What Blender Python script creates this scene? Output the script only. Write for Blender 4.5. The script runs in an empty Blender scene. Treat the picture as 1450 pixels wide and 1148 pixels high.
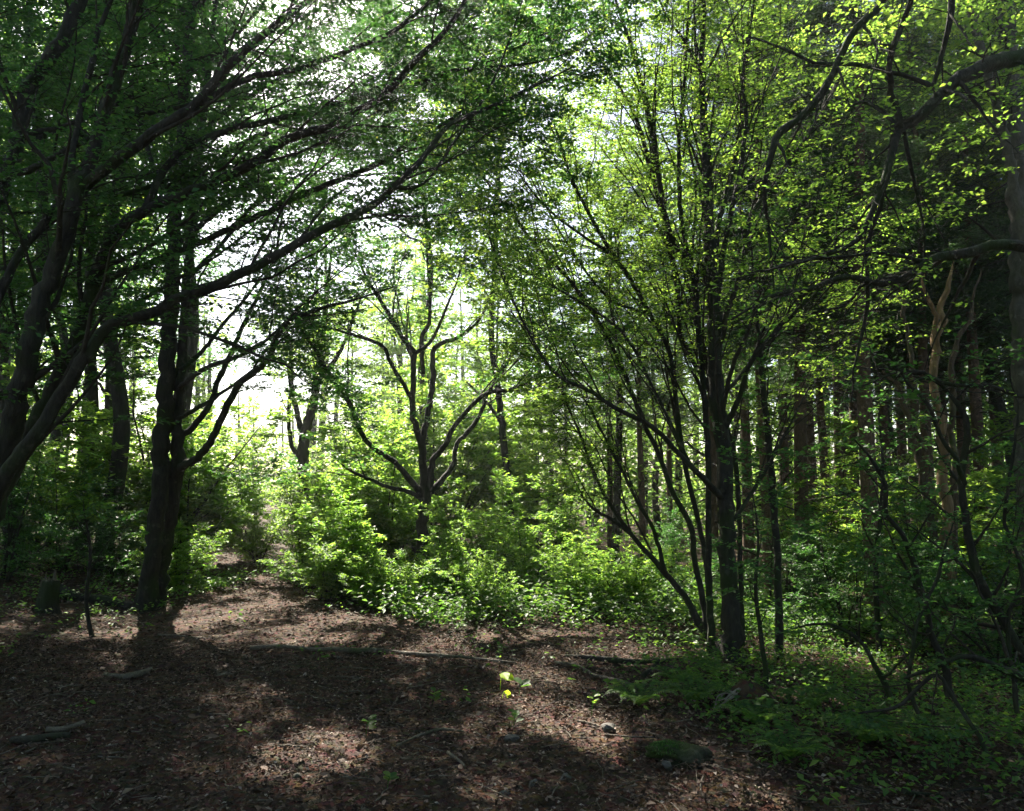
import bpy, math, random, zlib
import numpy as np
from mathutils import Vector

random.seed(11)
rng = np.random.default_rng(11)
scn = bpy.context.scene
COL = scn.collection
PI = math.pi

# ------------------------------------------------------------------ camera, sky, sun, exposure
F = 1116.0                       # focal length in photo pixels (photo 1450 x 1148)
PITCH = math.radians(5.5)
EYE = 1.6
cam_d = bpy.data.cameras.new('camera')
cam_d.sensor_width = 36.0
cam_d.lens = 36.0 * F / 1450.0
cam_d.clip_start = 0.05
cam_d.clip_end = 2000.0
cam = bpy.data.objects.new('camera', cam_d)
cam.location = (0, 0, EYE)
cam.rotation_euler = (PI / 2 + PITCH, 0, 0)
COL.objects.link(cam)
scn.camera = cam

SUN_AZ, SUN_EL = math.radians(-22.0), math.radians(42.0)
SUN = np.array([math.sin(SUN_AZ) * math.cos(SUN_EL), math.cos(SUN_AZ) * math.cos(SUN_EL), math.sin(SUN_EL)])
world = bpy.data.worlds.new('World')
scn.world = world
world.use_nodes = True
wn = world.node_tree
sky = wn.nodes.new('ShaderNodeTexSky')
sky.sky_type = 'NISHITA'
sky.sun_disc = False
sky.sun_elevation = SUN_EL
sky.sun_rotation = SUN_AZ
sky.air_density = 1.0
sky.dust_density = 1.5
wn.links.new(sky.outputs[0], wn.nodes['Background'].inputs[0])
wn.nodes['Background'].inputs[1].default_value = 0.05

sd = bpy.data.lights.new('sun', 'SUN')
sd.energy = 5.0
sd.angle = math.radians(0.5)
sd.color = (1.0, 0.93, 0.80)
sun = bpy.data.objects.new('sun', sd)
sun.rotation_euler = Vector(SUN).to_track_quat('Z', 'Y').to_euler()
sun.location = (-10, 25, 30)
COL.objects.link(sun)

scn.view_settings.view_transform = 'Standard'
scn.view_settings.look = 'None'
scn.view_settings.exposure = 2.45
scn.view_settings.gamma = 1.0
scn.view_settings.use_curve_mapping = False
scn.render.engine = 'CYCLES'
cy = scn.cycles
cy.max_bounces = 6
cy.diffuse_bounces = 3
cy.use_adaptive_sampling = True
cy.adaptive_threshold = 0.02
cy.glossy_bounces = 2
cy.transmission_bounces = 4
cy.transparent_max_bounces = 8
cy.volume_bounces = 0
cy.sample_clamp_indirect = 6.0
cy.caustics_reflective = False
cy.caustics_refractive = False
cy.use_denoising = True

# ------------------------------------------------------------------ terrain and pixel helpers
def sstep(a, b, x):
    t = np.clip((x - a) / (b - a), 0, 1)
    return t * t * (3 - 2 * t)

def wob(x, y, s=1.0):
    return (np.sin(x * 1.7 * s + 1.3 * np.sin(y * 0.9 * s)) * np.cos(y * 1.3 * s + 0.7)
            + 0.5 * np.sin(x * 3.9 * s + 2.1 + y * 2.3 * s) + 0.3 * np.sin(y * 7.1 * s - x * 4.7 * s)) / 1.8

def H(x, y):
    x = np.asarray(x, float); y = np.asarray(y, float)
    z = 0.05 * wob(x, y, 0.8) + 0.022 * wob(x + 9, y - 4, 3.1)
    z = z + 0.35 * sstep(-4.2, -7.5, x) * sstep(0, 5, y)
    z = z - 0.28 * sstep(1.0, 4.0, x) * sstep(3, 8, y)
    z = z + 0.5 * wob(x * 0.05 + 3, y * 0.06, 1.0) * sstep(14, 40, np.hypot(x, y))
    return z

CP, SP = math.cos(PITCH), math.sin(PITCH)
def P(px, py, d):
    """point in the place that lies d metres ahead along the direction of a photo pixel"""
    a = (px - 725.0) / F; b = (574.0 - py) / F
    fy = CP - b * SP; fz = SP + b * CP
    k = d / fy
    return np.array([a * k, d, EYE + fz * k])

def G(px, py):
    a = (px - 725.0) / F; b = (574.0 - py) / F
    fy = CP - b * SP; fz = SP + b * CP
    for i in range(400):
        d = 2.5 + i * 0.1
        k = d / fy
        if EYE + fz * k < float(H(a * k, d)):
            break
    return np.array([a * k, d, float(H(a * k, d))])

def GX(px, d):
    x = (px - 725.0) / F * d / CP
    return np.array([x, d, float(H(x, d))])

# sunflecks: places on the ground where the canopy has a gap towards the sun (x, y, half length along the light, half width)
FLECKS = [(-1.16, 4.7, .42, .34), (.37, 5.3, .7, .26), (1.2, 7.7, .55, 1.1), (-.1, 8.2, .3, .6), (-1.95, 8.0, .35, .42), (-.7, 7.35, .4, .45),
          (-1.7, 9.3, .4, .7), (-4.2, 12.6, .6, .4), (2.35, 6.3, .28, .4), (.2, 6.6, .3, .35), (-3.2, 7.4, .2, .18), (-5.2, 9.4, .3, .3),
          (-.4, 10.2, 1.2, 2.2), (-.1, 5.95, .2, .16), (.5, 8.9, .6, 1.1)]
def fleck_mask(p, r):
    """True where a leaf may stay"""
    t = p[:, 2] / SUN[2]
    gx = p[:, 0] - SUN[0] * t; gy = p[:, 1] - SUN[1] * t
    hx, hy = math.sin(SUN_AZ), math.cos(SUN_AZ)
    keep = np.ones(len(p), bool)
    for fx, fy, ra, rc in FLECKS:
        dx, dy = gx - fx, gy - fy
        a = dx * hx + dy * hy; c = dx * hy - dy * hx
        q = (a / ra) ** 2 + (c / rc) ** 2 + 0.5 * wob(gx * 3, gy * 3, 2.0)
        keep &= ~((q < 1.0) & (r < 0.96))
    near = (p[:, 0] ** 2 + p[:, 1] ** 2 + (p[:, 2] - EYE) ** 2) < 2.6 ** 2
    return keep & ~near

# ------------------------------------------------------------------ materials
def new_mat(name):
    m = bpy.data.materials.new(name); m.use_nodes = True
    nt = m.node_tree
    for n in list(nt.nodes): nt.nodes.remove(n)
    out = nt.nodes.new('ShaderNodeOutputMaterial')
    return m, nt, out

def N(nt, t, **kw):
    n = nt.nodes.new(t)
    for k, v in kw.items(): setattr(n, k, v)
    return n

def ramp(nt, stops):
    r = N(nt, 'ShaderNodeValToRGB')
    el = r.color_ramp.elements
    while len(el) > 1: el.remove(el[-1])
    el[0].position = stops[0][0]; el[0].color = (*stops[0][1], 1)
    for p, c in stops[1:]:
        e = el.new(p); e.color = (*c, 1)
    return r

def leaf_mat(name, stops, trans_gain, tmix=0.5, rough=0.5, spec=0.25):
    m, nt, out = new_mat(name)
    at = N(nt, 'ShaderNodeAttribute'); at.attribute_name = 'rnd'
    r = ramp(nt, stops); nt.links.new(at.outputs['Fac'], r.inputs[0])
    pb = N(nt, 'ShaderNodeBsdfPrincipled')
    nt.links.new(r.outputs[0], pb.inputs['Base Color'])
    pb.inputs['Roughness'].default_value = rough
    pb.inputs['Specular IOR Level'].default_value = spec
    mul = N(nt, 'ShaderNodeMix', data_type='RGBA', blend_type='MULTIPLY')
    mul.inputs[0].default_value = 1.0
    nt.links.new(r.outputs[0], mul.inputs[6]); mul.inputs[7].default_value = (*trans_gain, 1)
    tr = N(nt, 'ShaderNodeBsdfTranslucent'); nt.links.new(mul.outputs[2], tr.inputs[0])
    mx = N(nt, 'ShaderNodeMixShader'); mx.inputs[0].default_value = tmix
    nt.links.new(pb.outputs[0], mx.inputs[1]); nt.links.new(tr.outputs[0], mx.inputs[2])
    nt.links.new(mx.outputs[0], out.inputs[0])
    return m

def bark_mat(name, dark, light, moss, moss_amt=0.5, scale=6.0, zs=0.25):
    m, nt, out = new_mat(name)
    geo = N(nt, 'ShaderNodeNewGeometry')
    mp = N(nt, 'ShaderNodeMapping'); mp.inputs['Scale'].default_value = (1, 1, zs)
    nt.links.new(geo.outputs['Position'], mp.inputs[0])
    n1 = N(nt, 'ShaderNodeTexNoise'); n1.inputs['Scale'].default_value = scale * 4; n1.inputs['Detail'].default_value = 6
    n1.inputs['Roughness'].default_value = 0.65
    nt.links.new(mp.outputs[0], n1.inputs[0])
    r1 = ramp(nt, [(0.3, dark), (0.7, light)]); nt.links.new(n1.outputs[0], r1.inputs[0])
    n2 = N(nt, 'ShaderNodeTexNoise'); n2.inputs['Scale'].default_value = 2.6; n2.inputs['Detail'].default_value = 5
    nt.links.new(geo.outputs['Position'], n2.inputs[0])
    r2 = ramp(nt, [(0.62 - 0.3 * moss_amt, (0, 0, 0)), (0.8 - 0.3 * moss_amt, (1, 1, 1))]); nt.links.new(n2.outputs[0], r2.inputs[0])
    mx = N(nt, 'ShaderNodeMix', data_type='RGBA')
    nt.links.new(r2.outputs[0], mx.inputs[0]); nt.links.new(r1.outputs[0], mx.inputs[6]); mx.inputs[7].default_value = (*moss, 1)
    n3 = N(nt, 'ShaderNodeTexNoise'); n3.inputs['Scale'].default_value = 9.0; n3.inputs['Detail'].default_value = 3
    nt.links.new(geo.outputs['Position'], n3.inputs[0])
    r3 = ramp(nt, [(0.62, (0, 0, 0)), (0.68, (0.6, 0.6, 0.6))]); nt.links.new(n3.outputs[0], r3.inputs[0])
    mx2 = N(nt, 'ShaderNodeMix', data_type='RGBA')
    nt.links.new(r3.outputs[0], mx2.inputs[0]); nt.links.new(mx.outputs[2], mx2.inputs[6])
    mx2.inputs[7].default_value = (light[0] * 1.7, light[1] * 1.75, light[2] * 1.7, 1)
    bp = N(nt, 'ShaderNodeBump'); bp.inputs['Strength'].default_value = 1.0; bp.inputs['Distance'].default_value = 0.03
    nt.links.new(n1.outputs[0], bp.inputs['Height'])
    pb = N(nt, 'ShaderNodeBsdfPrincipled'); pb.inputs['Roughness'].default_value = 0.85
    pb.inputs['Specular IOR Level'].default_value = 0.25
    nt.links.new(mx2.outputs[2], pb.inputs['Base Color']); nt.links.new(bp.outputs[0], pb.inputs['Normal'])
    nt.links.new(pb.outputs[0], out.inputs[0])
    return m

def soil_mat(name, stops, scale):
    m, nt, out = new_mat(name)
    geo = N(nt, 'ShaderNodeNewGeometry')
    n1 = N(nt, 'ShaderNodeTexNoise'); n1.inputs['Scale'].default_value = scale; n1.inputs['Detail'].default_value = 9; n1.inputs['Roughness'].default_value = 0.7
    nt.links.new(geo.outputs['Position'], n1.inputs[0])
    r = ramp(nt, stops); nt.links.new(n1.outputs[0], r.inputs[0])
    v = N(nt, 'ShaderNodeTexVoronoi'); v.inputs['Scale'].default_value = 26
    nt.links.new(geo.outputs['Position'], v.inputs['Vector'])
    mx = N(nt, 'ShaderNodeMix', data_type='RGBA', blend_type='MULTIPLY'); mx.inputs[0].default_value = 0.5
    nt.links.new(r.outputs[0], mx.inputs[6]); nt.links.new(v.outputs['Color'], mx.inputs[7])
    bp = N(nt, 'ShaderNodeBump'); bp.inputs['Strength'].default_value = 0.9; bp.inputs['Distance'].default_value = 0.03
    nt.links.new(n1.outputs[0], bp.inputs['Height'])
    pb = N(nt, 'ShaderNodeBsdfPrincipled'); pb.inputs['Roughness'].default_value = 0.9
    pb.inputs['Specular IOR Level'].default_value = 0.08
    nt.links.new(mx.outputs[2], pb.inputs['Base Color']); nt.links.new(bp.outputs[0], pb.inputs['Normal'])
    nt.links.new(pb.outputs[0], out.inputs[0])
    return m

M = {}
M['hornbeam'] = leaf_mat('hornbeam_leaf', [(0, (.040, .085, .018)), (.5, (.062, .125, .024)), (.9, (.095, .160, .030)), (1, (.115, .175, .032))], (4.1, 3.5, 2.3), .64)
M['shaded_leaf'] = leaf_mat('shaded_broadleaf', [(0, (.030, .072, .022)), (.6, (.048, .105, .026)), (1, (.075, .13, .03))], (2.0, 2.5, 1.6), .4)  # darker, cooler leaf copy; canopy shade is put into its colour
M['shrub_leaf'] = leaf_mat('shrub_leaf', [(0, (.045, .105, .022)), (.5, (.070, .145, .026)), (1, (.12, .19, .035))], (3.7, 3.25, 2.2), .64)
M['herb'] = leaf_mat('herb_leaf', [(0, (.035, .085, .022)), (.6, (.060, .125, .028)), (1, (.11, .17, .035))], (2.6, 2.6, 1.4))
M['needle'] = leaf_mat('spruce_needle', [(0, (.028, .060, .024)), (1, (.058, .105, .032))], (1.6, 1.8, 1.2), 0.3)
M['lime'] = leaf_mat('lime_leaf', [(0, (.26, .36, .03)), (1, (.30, .40, .04))], (2.3, 2.3, 1.2), 0.55)
M['litter'] = leaf_mat('dead_leaf', [(0, (.022, .014, .010)), (.5, (.054, .037, .027)), (.84, (.125, .082, .062)), (.96, (.21, .15, .12)), (1, (.32, .27, .23))], (1.2, 1.0, .8), 0.12, 0.75, 0.12)
M['far_leaf'] = leaf_mat('distant_leaf', [(0, (.040, .080, .024)), (.5, (.06, .118, .028)), (1, (.10, .155, .035))], (3.9, 3.5, 2.4), .64)
M['bark'] = bark_mat('hornbeam_bark', (.010, .009, .008), (.045, .039, .030), (.022, .034, .009), .5)
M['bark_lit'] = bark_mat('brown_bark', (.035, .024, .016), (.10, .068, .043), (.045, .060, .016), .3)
M['bark_spruce'] = bark_mat('spruce_bark', (.06, .036, .024), (.15, .092, .062), (.05, .055, .022), .12, 9, .4)
M['bark_pale'] = bark_mat('pale_bark', (.045, .04, .033), (.10, .088, .072), (.06, .075, .03), .15, 5, .5)
M['twig'] = bark_mat('twig_bark', (.018, .015, .011), (.045, .036, .026), (.035, .045, .014), .2)
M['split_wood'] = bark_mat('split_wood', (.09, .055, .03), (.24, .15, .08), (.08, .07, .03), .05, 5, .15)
M['deadwood'] = bark_mat('deadwood', (.06, .05, .04), (.17, .14, .11), (.05, .06, .02), .25, 6, 1)
M['bleached'] = bark_mat('bleached_wood', (.16, .135, .105), (.30, .26, .21), (.1, .1, .05), .05, 6, 1)
M['moss'] = bark_mat('moss', (.020, .034, .006), (.05, .072, .012), (.028, .040, .01), .3, 14, 1)
M['stone'] = bark_mat('stone', (.05, .046, .042), (.13, .12, .11), (.06, .07, .03), .15, 5, 1)
M['soil'] = soil_mat('forest_soil', [(.25, (.030, .020, .013)), (.55, (.075, .048, .031)), (.8, (.13, .088, .06))], 7)
M['path'] = soil_mat('trodden_earth', [(.25, (.034, .021, .014)), (.55, (.080, .047, .031)), (.8, (.135, .086, .060))], 9)

# ------------------------------------------------------------------ mesh helpers
class Acc:
    def __init__(s):
        s.v = []; s.q = []; s.t = []; s.rt = []; s.n = 0; s.rq = []
    def add(s, v, quads=None, tris=None, rt=None, rq=None):
        v = np.asarray(v, float).reshape(-1, 3)
        if quads is not None and len(quads):
            s.q.append(np.asarray(quads).reshape(-1, 4) + s.n); s.rq.append(np.zeros(len(s.q[-1])) if rq is None else rq)
        if tris is not None and len(tris):
            s.t.append(np.asarray(tris).reshape(-1, 3) + s.n); s.rt.append(np.zeros(len(s.t[-1])) if rt is None else rt)
        s.v.append(v); s.n += len(v)
    def mesh(s, name, mat, origin=(0, 0, 0), smooth=False, rnd=False):
        me = bpy.data.meshes.new(name)
        v = (np.concatenate(s.v) - np.asarray(origin)) if s.v else np.zeros((0, 3))
        q = np.concatenate(s.q) if s.q else np.zeros((0, 4), int)
        t = np.concatenate(s.t) if s.t else np.zeros((0, 3), int)
        me.vertices.add(len(v)); me.vertices.foreach_set('co', v.astype(np.float32).ravel())
        me.loops.add(q.size + t.size)
        me.loops.foreach_set('vertex_index', np.concatenate([q.ravel(), t.ravel()]).astype(np.int32))
        me.polygons.add(len(q) + len(t))
        st = np.concatenate([np.arange(len(q)) * 4, q.size + np.arange(len(t)) * 3]).astype(np.int32)
        me.polygons.foreach_set('loop_start', st)
        if smooth: me.polygons.foreach_set('use_smooth', np.ones(len(q) + len(t), bool))
        if rnd:
            a = me.attributes.new('rnd', 'FLOAT', 'FACE')
            rr = np.concatenate((s.rq if s.q else []) + (s.rt if s.t else []))
            a.data.foreach_set('value', rr.astype(np.float32))
        me.update(calc_edges=True)
        me.materials.append(M[mat])
        return me

def link(name, me, parent=None, loc=None, kind=None, label=None):
    o = bpy.data.objects.new(name, me); COL.objects.link(o)
    if parent is not None: o.parent = parent
    if loc is not None: o.location = loc
    if kind: o['kind'] = kind
    if label: o['label'] = label
    return o

def tag(o, label, cat, group=None):
    o['label'] = label; o['category'] = cat
    if group: o['group'] = group
    return o

def thing(name, label, cat, loc, group=None, rz=0.0, sc=1.0):
    o = bpy.data.objects.new(name, None); COL.objects.link(o)
    o.location = loc; o.rotation_euler = (0, 0, rz); o.scale = (sc, sc, sc)
    o.empty_display_size = 0.2
    return tag(o, label, cat, group)

def catmull(pts, step):
    p = np.asarray(pts, float)
    if len(p) < 3:
        n = max(2, int(np.linalg.norm(p[1, :3] - p[0, :3]) / step) + 1)
        return p[0] + (p[1] - p[0]) * np.linspace(0, 1, n)[:, None]
    e = np.vstack([2 * p[0] - p[1], p, 2 * p[-1] - p[-2]])
    out = []
    for i in range(len(p) - 1):
        a, b, c, d = e[i:i + 4]
        n = max(2, int(np.linalg.norm(c[:3] - b[:3]) / step))
        t = (np.arange(n) / n)[:, None]
        out.append(0.5 * (2 * b + (c - a) * t + (2 * a - 5 * b + 4 * c - d) * t ** 2 + (3 * b - a - 3 * c + d) * t ** 3))
    out.append(p[-1:])
    return np.vstack(out)

def nrm(v):
    return v / np.maximum(np.linalg.norm(v, axis=-1, keepdims=True), 1e-9)

def tubes(acc, paths, radii, sides, flute=0.0, seed=0):
    """paths (B,N,3), radii (B,N): one tube per path"""
    paths = np.asarray(paths); radii = np.asarray(radii)
    B, n, _ = paths.shape
    tan = nrm(np.gradient(paths, axis=1))
    mean = nrm(paths[:, -1] - paths[:, 0])
    ref = np.where(np.abs(mean[:, 2:3]) > 0.75, np.array([[0.2, 1.0, 0.0]]), np.array([[0.0, 0.1, 1.0]]))[:, None, :]
    u = nrm(np.cross(tan, np.broadcast_to(ref, tan.shape))); w = np.cross(tan, u)
    ang = np.arange(sides) / sides * 2 * PI
    rr = np.repeat(radii[..., None], sides, 2)
    if flute > 0:
        s = np.arange(n)[None, :, None] * 0.11
        rr = rr * (1 + flute * (0.6 * np.sin(3 * ang + 0.6 * np.sin(s) + seed) + 0.5 * np.sin(5 * ang + 0.4 * s + 2 * seed)
                                + 0.35 * np.sin(2 * ang - 0.9 * s + seed) + 0.35 * np.sin(s * 2.3 + seed + ang)))
    v = paths[:, :, None, :] + rr[..., None] * (np.cos(ang)[None, None, :, None] * u[:, :, None, :] + np.sin(ang)[None, None, :, None] * w[:, :, None, :])
    i = np.arange(n - 1)[:, None]; j = np.arange(sides)[None, :]; j2 = (j + 1) % sides
    q = np.stack([i * sides + j, i * sides + j2, (i + 1) * sides + j2, (i + 1) * sides + j], -1).reshape(-1, 4)
    Q = (q[None] + (np.arange(B) * n * sides)[:, None, None]).reshape(-1, 4)
    acc.add(v.reshape(-1, 3), quads=Q)

def leaves(acc, pos, axis, normal, length, width, mask=None, shape=0):
    """folded leaf blades; pos (K,3) stalk end"""
    axis = nrm(axis); side = nrm(np.cross(normal, axis)); nn = np.cross(axis, side)
    if mask is not None:
        pos, axis, side, nn, length, width = pos[mask], axis[mask], side[mask], nn[mask], length[mask], width[mask]
    K = len(pos)
    if K == 0: return
    L = length[:, None]; W = width[:, None] * 0.5
    b = pos; t = pos + axis * L - nn * L * 0.10
    if shape == 0:
        m1 = pos + axis * L * 0.45 + side * W + nn * W * 0.35
        m2 = pos + axis * L * 0.45 - side * W + nn * W * 0.35
        v = np.stack([b, m1, t, m2], 1).reshape(-1, 3)
        base = (np.arange(K) * 4)[:, None]
        tr = np.concatenate([base + np.array([0, 1, 2]), base + np.array([0, 2, 3])], 1).reshape(-1, 3)
        k = 2
    else:
        pts = [b]
        for f, w in ((.25, .8), (.6, .95), (.85, .5)):
            pts.append(pos + axis * L * f + side * W * w + nn * W * .3 - nn * L * .10 * f * f)
        pts.append(t)
        for f, w in ((.85, .5), (.6, .95), (.25, .8)):
            pts.append(pos + axis * L * f - side * W * w + nn * W * .3 - nn * L * .10 * f * f)
        v = np.stack(pts, 1).reshape(-1, 3)
        base = (np.arange(K) * 8)[:, None]
        tr = np.concatenate([base + np.array(x) for x in ([0, 1, 2], [0, 2, 3], [0, 3, 4], [0, 4, 5], [0, 5, 6], [0, 6, 7])], 1).reshape(-1, 3)
        k = 6
    acc.add(v, tris=tr, rt=np.repeat(rng.random(K), k))

def foliate(wood, leaf, paths, rads, sec_step=0.12, sec_len=(0.5, 1.1), T=12, tw_len=0.3, Mn=8, lsize=0.055, t0=0.15,
            up=0.15, flat=0.55, cull=True, lw=0.58, tilt=0.45, droop=-0.12, base=None, thin=1.0, bias=None, tw_geo=True, cull_p=1.0, front_drop=0.0):
    """side branches, twigs and leaves along limb paths"""
    P0 = []; TN = []; TT = []; R0 = []
    for p, r in zip(paths, rads):
        seg = np.linalg.norm(np.diff(p, axis=0), axis=1); cum = np.concatenate([[0], np.cumsum(seg)])
        Ln = cum[-1]
        if Ln < 0.05: continue
        s = np.arange(t0 * Ln, Ln, sec_step); s = s + rng.uniform(-.5, .5, len(s)) * sec_step
        s = np.append(np.clip(s, 0, Ln), Ln)
        pos = np.stack([np.interp(s, cum, p[:, k]) for k in range(3)], 1)
        tn = nrm(np.gradient(p, axis=0)); t = np.stack([np.interp(s, cum, tn[:, k]) for k in range(3)], 1)
        P0.append(pos); TN.append(nrm(t)); TT.append(s / Ln); R0.append(np.interp(s, cum, r))
    if not P0: return
    P0 = np.concatenate(P0); TN = np.concatenate(TN); TT = np.concatenate(TT); R0 = np.concatenate(R0)
    B = len(P0)
    rv = nrm(rng.normal(size=(B, 3)) * np.array([1, 1, 0.55])); perp = nrm(rv - (rv * TN).sum(1, keepdims=True) * TN)
    a = rng.uniform(0.7, 1.25, B)[:, None] * np.where(TT > 0.97, 0.2, 1.0)[:, None]
    D = TN * np.cos(a) + perp * np.sin(a); D[:, 2] = D[:, 2] * flat + up
    if bias is not None: D = D + np.asarray(bias)
    D = nrm(D)
    L = rng.uniform(sec_len[0], sec_len[1], B) * (1 - 0.35 * TT)
    if cull:
        kb = fleck_mask(P0 + D * L[:, None] * .55, np.zeros(B)) | (rng.random(B) > cull_p)
        P0, TN, TT, R0, D, L = P0[kb], TN[kb], TT[kb], R0[kb], D[kb], L[kb]; B = len(P0)
    n = 6; tt = np.linspace(0, 1, n)
    wig = rng.normal(size=(B, n, 3)) * 0.035 * L[:, None, None] * tt[None, :, None]
    sec = P0[:, None] + D[:, None] * (L[:, None] * tt)[..., None] + wig
    sec[:, :, 2] += droop * L[:, None] * tt ** 2
    r0 = np.minimum(R0 * 0.55, 0.004 + 0.006 * L)
    tubes(wood, sec, r0[:, None] * (1 - 0.8 * tt)[None], 3)
    # twigs
    ft = np.linspace(0.12, 1.0, T)[None] + rng.uniform(-.03, .03, (B, T)); ft = np.clip(ft, 0, 1)
    idx = ft * (n - 1); i0 = np.minimum(idx.astype(int), n - 2); fr = (idx - i0)[..., None]
    bi = np.arange(B)[:, None]
    tp = sec[bi, i0] * (1 - fr) + sec[bi, i0 + 1] * fr
    sgn = np.where(np.arange(T) % 2 == 0, 1.0, -1.0)[None, :, None]
    zz = np.array([0, 0, 1.0]); sd_ = nrm(np.cross(D, zz))[:, None]
    fwd = rng.uniform(0.4, 0.9, (B, T, 1))
    TD = nrm(D[:, None] * fwd + sgn * sd_ * rng.uniform(.6, 1.0, (B, T, 1)) + rng.normal(size=(B, T, 3)) * np.array([.15, .15, .22]))
    TL = tw_len * rng.uniform(0.5, 1.2, (B, T)) * (1.1 - 0.5 * ft)
    te = tp + TD * TL[..., None]; te[..., 2] -= 0.06 * TL
    K = B * T
    if tw_geo:
        sel = rng.random(K) < .45
        tubes(wood, np.stack([tp.reshape(K, 3)[sel], te.reshape(K, 3)[sel]], 1), np.tile(np.array([[0.0022, 0.0010]]), (sel.sum(), 1)), 3)
    # leaves
    fm = (np.arange(Mn) + 1.0) / Mn
    lp = tp[:, :, None] + (te - tp)[:, :, None] * fm[None, None, :, None]
    ls = np.where(np.arange(Mn) % 2 == 0, 1.0, -1.0)[None, None, :, None]
    tside = nrm(np.cross(TD, zz))[:, :, None]
    ax = TD[:, :, None] * 0.55 + ls * tside * 0.85 + rng.normal(size=(B, T, Mn, 3)) * np.array([.25, .25, .3])
    no = np.array([0, 0, 1.0]) + rng.normal(size=(B, T, Mn, 3)) * tilt
    lp = lp.reshape(-1, 3); ax = ax.reshape(-1, 3); no = no.reshape(-1, 3)
    ln = lsize * rng.uniform(0.65, 1.25, len(lp))
    rr = rng.random(len(lp))
    mask = fleck_mask(lp, rr / max(cull_p, 1e-3)) if cull else np.ones(len(lp), bool)
    if front_drop > 0:
        py = np.repeat(P0[:, 1], T * Mn); mask &= ~((lp[:, 1] < py + .02) & (rng.random(len(lp)) < front_drop))
    if thin < 1.0:
        tz = lp[:, 2] / SUN[2]; sx = lp[:, 0] - SUN[0] * tz; sy = lp[:, 1] - SUN[1] * tz
        dense = cull & (sx > -3.8) & (sx < 1.6) & (sy > 2.0) & (sy < 7.6)
        mask &= ((np.repeat(rng.random(B * T), Mn) < thin) & (rng.random(len(lp)) < .5 + .5 * thin + .25)) | dense
    leaves(leaf, lp, ax, no, ln, ln * lw, mask)

def sub_limbs(paths, rads, step, length, t0=0.25, up=0.25, ang=(0.5, 1.0), rfrac=0.5, n=9):
    out = []; orad = []
    for p, r in zip(paths, rads):
        seg = np.linalg.norm(np.diff(p, axis=0), axis=1); cum = np.concatenate([[0], np.cumsum(seg)]); Ln = cum[-1]
        s = t0 * Ln + rng.random() * step
        while s < Ln * 0.97:
            pos = np.array([np.interp(s, cum, p[:, k]) for k in range(3)])
            i = min(np.searchsorted(cum, s), len(p) - 1); t = nrm(p[i] - p[max(i - 1, 0)])
            rv = nrm(rng.normal(size=3)); pe = nrm(rv - rv.dot(t) * t); a = rng.uniform(*ang)
            d = nrm(t * math.cos(a) + pe * math.sin(a) + np.array([0, 0, up]))
            L = rng.uniform(*length) * (1 - 0.4 * s / Ln); tt = np.linspace(0, 1, n)
            bend = rng.normal(size=3) * 0.18 * L
            q = pos + d * (L * tt)[:, None] + bend * (tt ** 2)[:, None] + np.cumsum(rng.normal(size=(n, 3)) * 0.012 * L, 0)
            q[:, 2] += 0.12 * L * tt ** 2 * (1 if up > 0 else -1)
            r0 = min(np.interp(s, cum, r) * rfrac, 0.008 + 0.012 * L)
            out.append(q); orad.append(r0 * (1 - 0.82 * tt)); s += step * rng.uniform(0.6, 1.4)
    return out, orad

def stem_path(pts, d0=None, step=0.09, kink=0.0):
    """pts: (px, py, depth, radius in photo pixels)"""
    w = []
    for px, py, d, r in pts:
        p = P(px, py, d); w.append([*p, r * d / F])
    w = catmull(w, step)
    n = len(w)
    w[1:-1, :3] += (rng.normal(size=(n, 3)) * 0.12 * w[:, 3:4])[1:-1]
    if kink > 0:
        kk = np.arange(0, n + 3, 3); nk = rng.normal(size=(len(kk), 3)) * kink
        off = np.stack([np.interp(np.arange(n), kk, nk[:, c]) for c in range(3)], 1)
        off *= np.minimum(1, np.minimum(np.arange(n), n - 1 - np.arange(n)) / 3.0)[:, None]
        w[:, :3] += off; w[:, 3] *= 1 + .18 * np.abs(np.interp(np.arange(n), kk, rng.normal(size=len(kk))))
    return w[:, :3], np.maximum(w[:, 3], 0.0015)

def stem_mesh(name, path, rad, mat, origin, sides=12, flute=0.09, flare=0.0):
    a = Acc(); r = rad.copy()
    tubes(a, path[None], r[None], sides, flute, seed=rng.random() * 6)
    if flare > 0:
        h = np.maximum(path[:, 2] - path[0, 2], 0)[:, None, None]; an = np.arange(sides) / sides * 2 * PI; ph = rng.random() * 6
        lob = np.clip(.55 + .75 * np.sin(4 * an + ph) + .5 * np.sin(3 * an + 2 * ph), 0, 2)[None, :, None]
        v = a.v[0].reshape(len(path), sides, 3); dv = v - path[:, None]
        v += dv * flare * (np.exp(-h / .07) * lob * 1.8 + np.exp(-h / .25) * .45 * lob)
    v0 = a.v[0]; nv = len(v0)
    for c0, flip in ((0, True), (nv - sides, False)):
        ring = v0[c0:c0 + sides]; kk = np.arange(sides); k2 = (kk + 1) % sides
        tri = np.stack([np.full(sides, sides), k2 if flip else kk, kk if flip else k2], 1)
        a.add(np.vstack([ring, ring.mean(0)]), tris=tri)
    return a.mesh(name, mat, origin, smooth=True)

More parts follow.
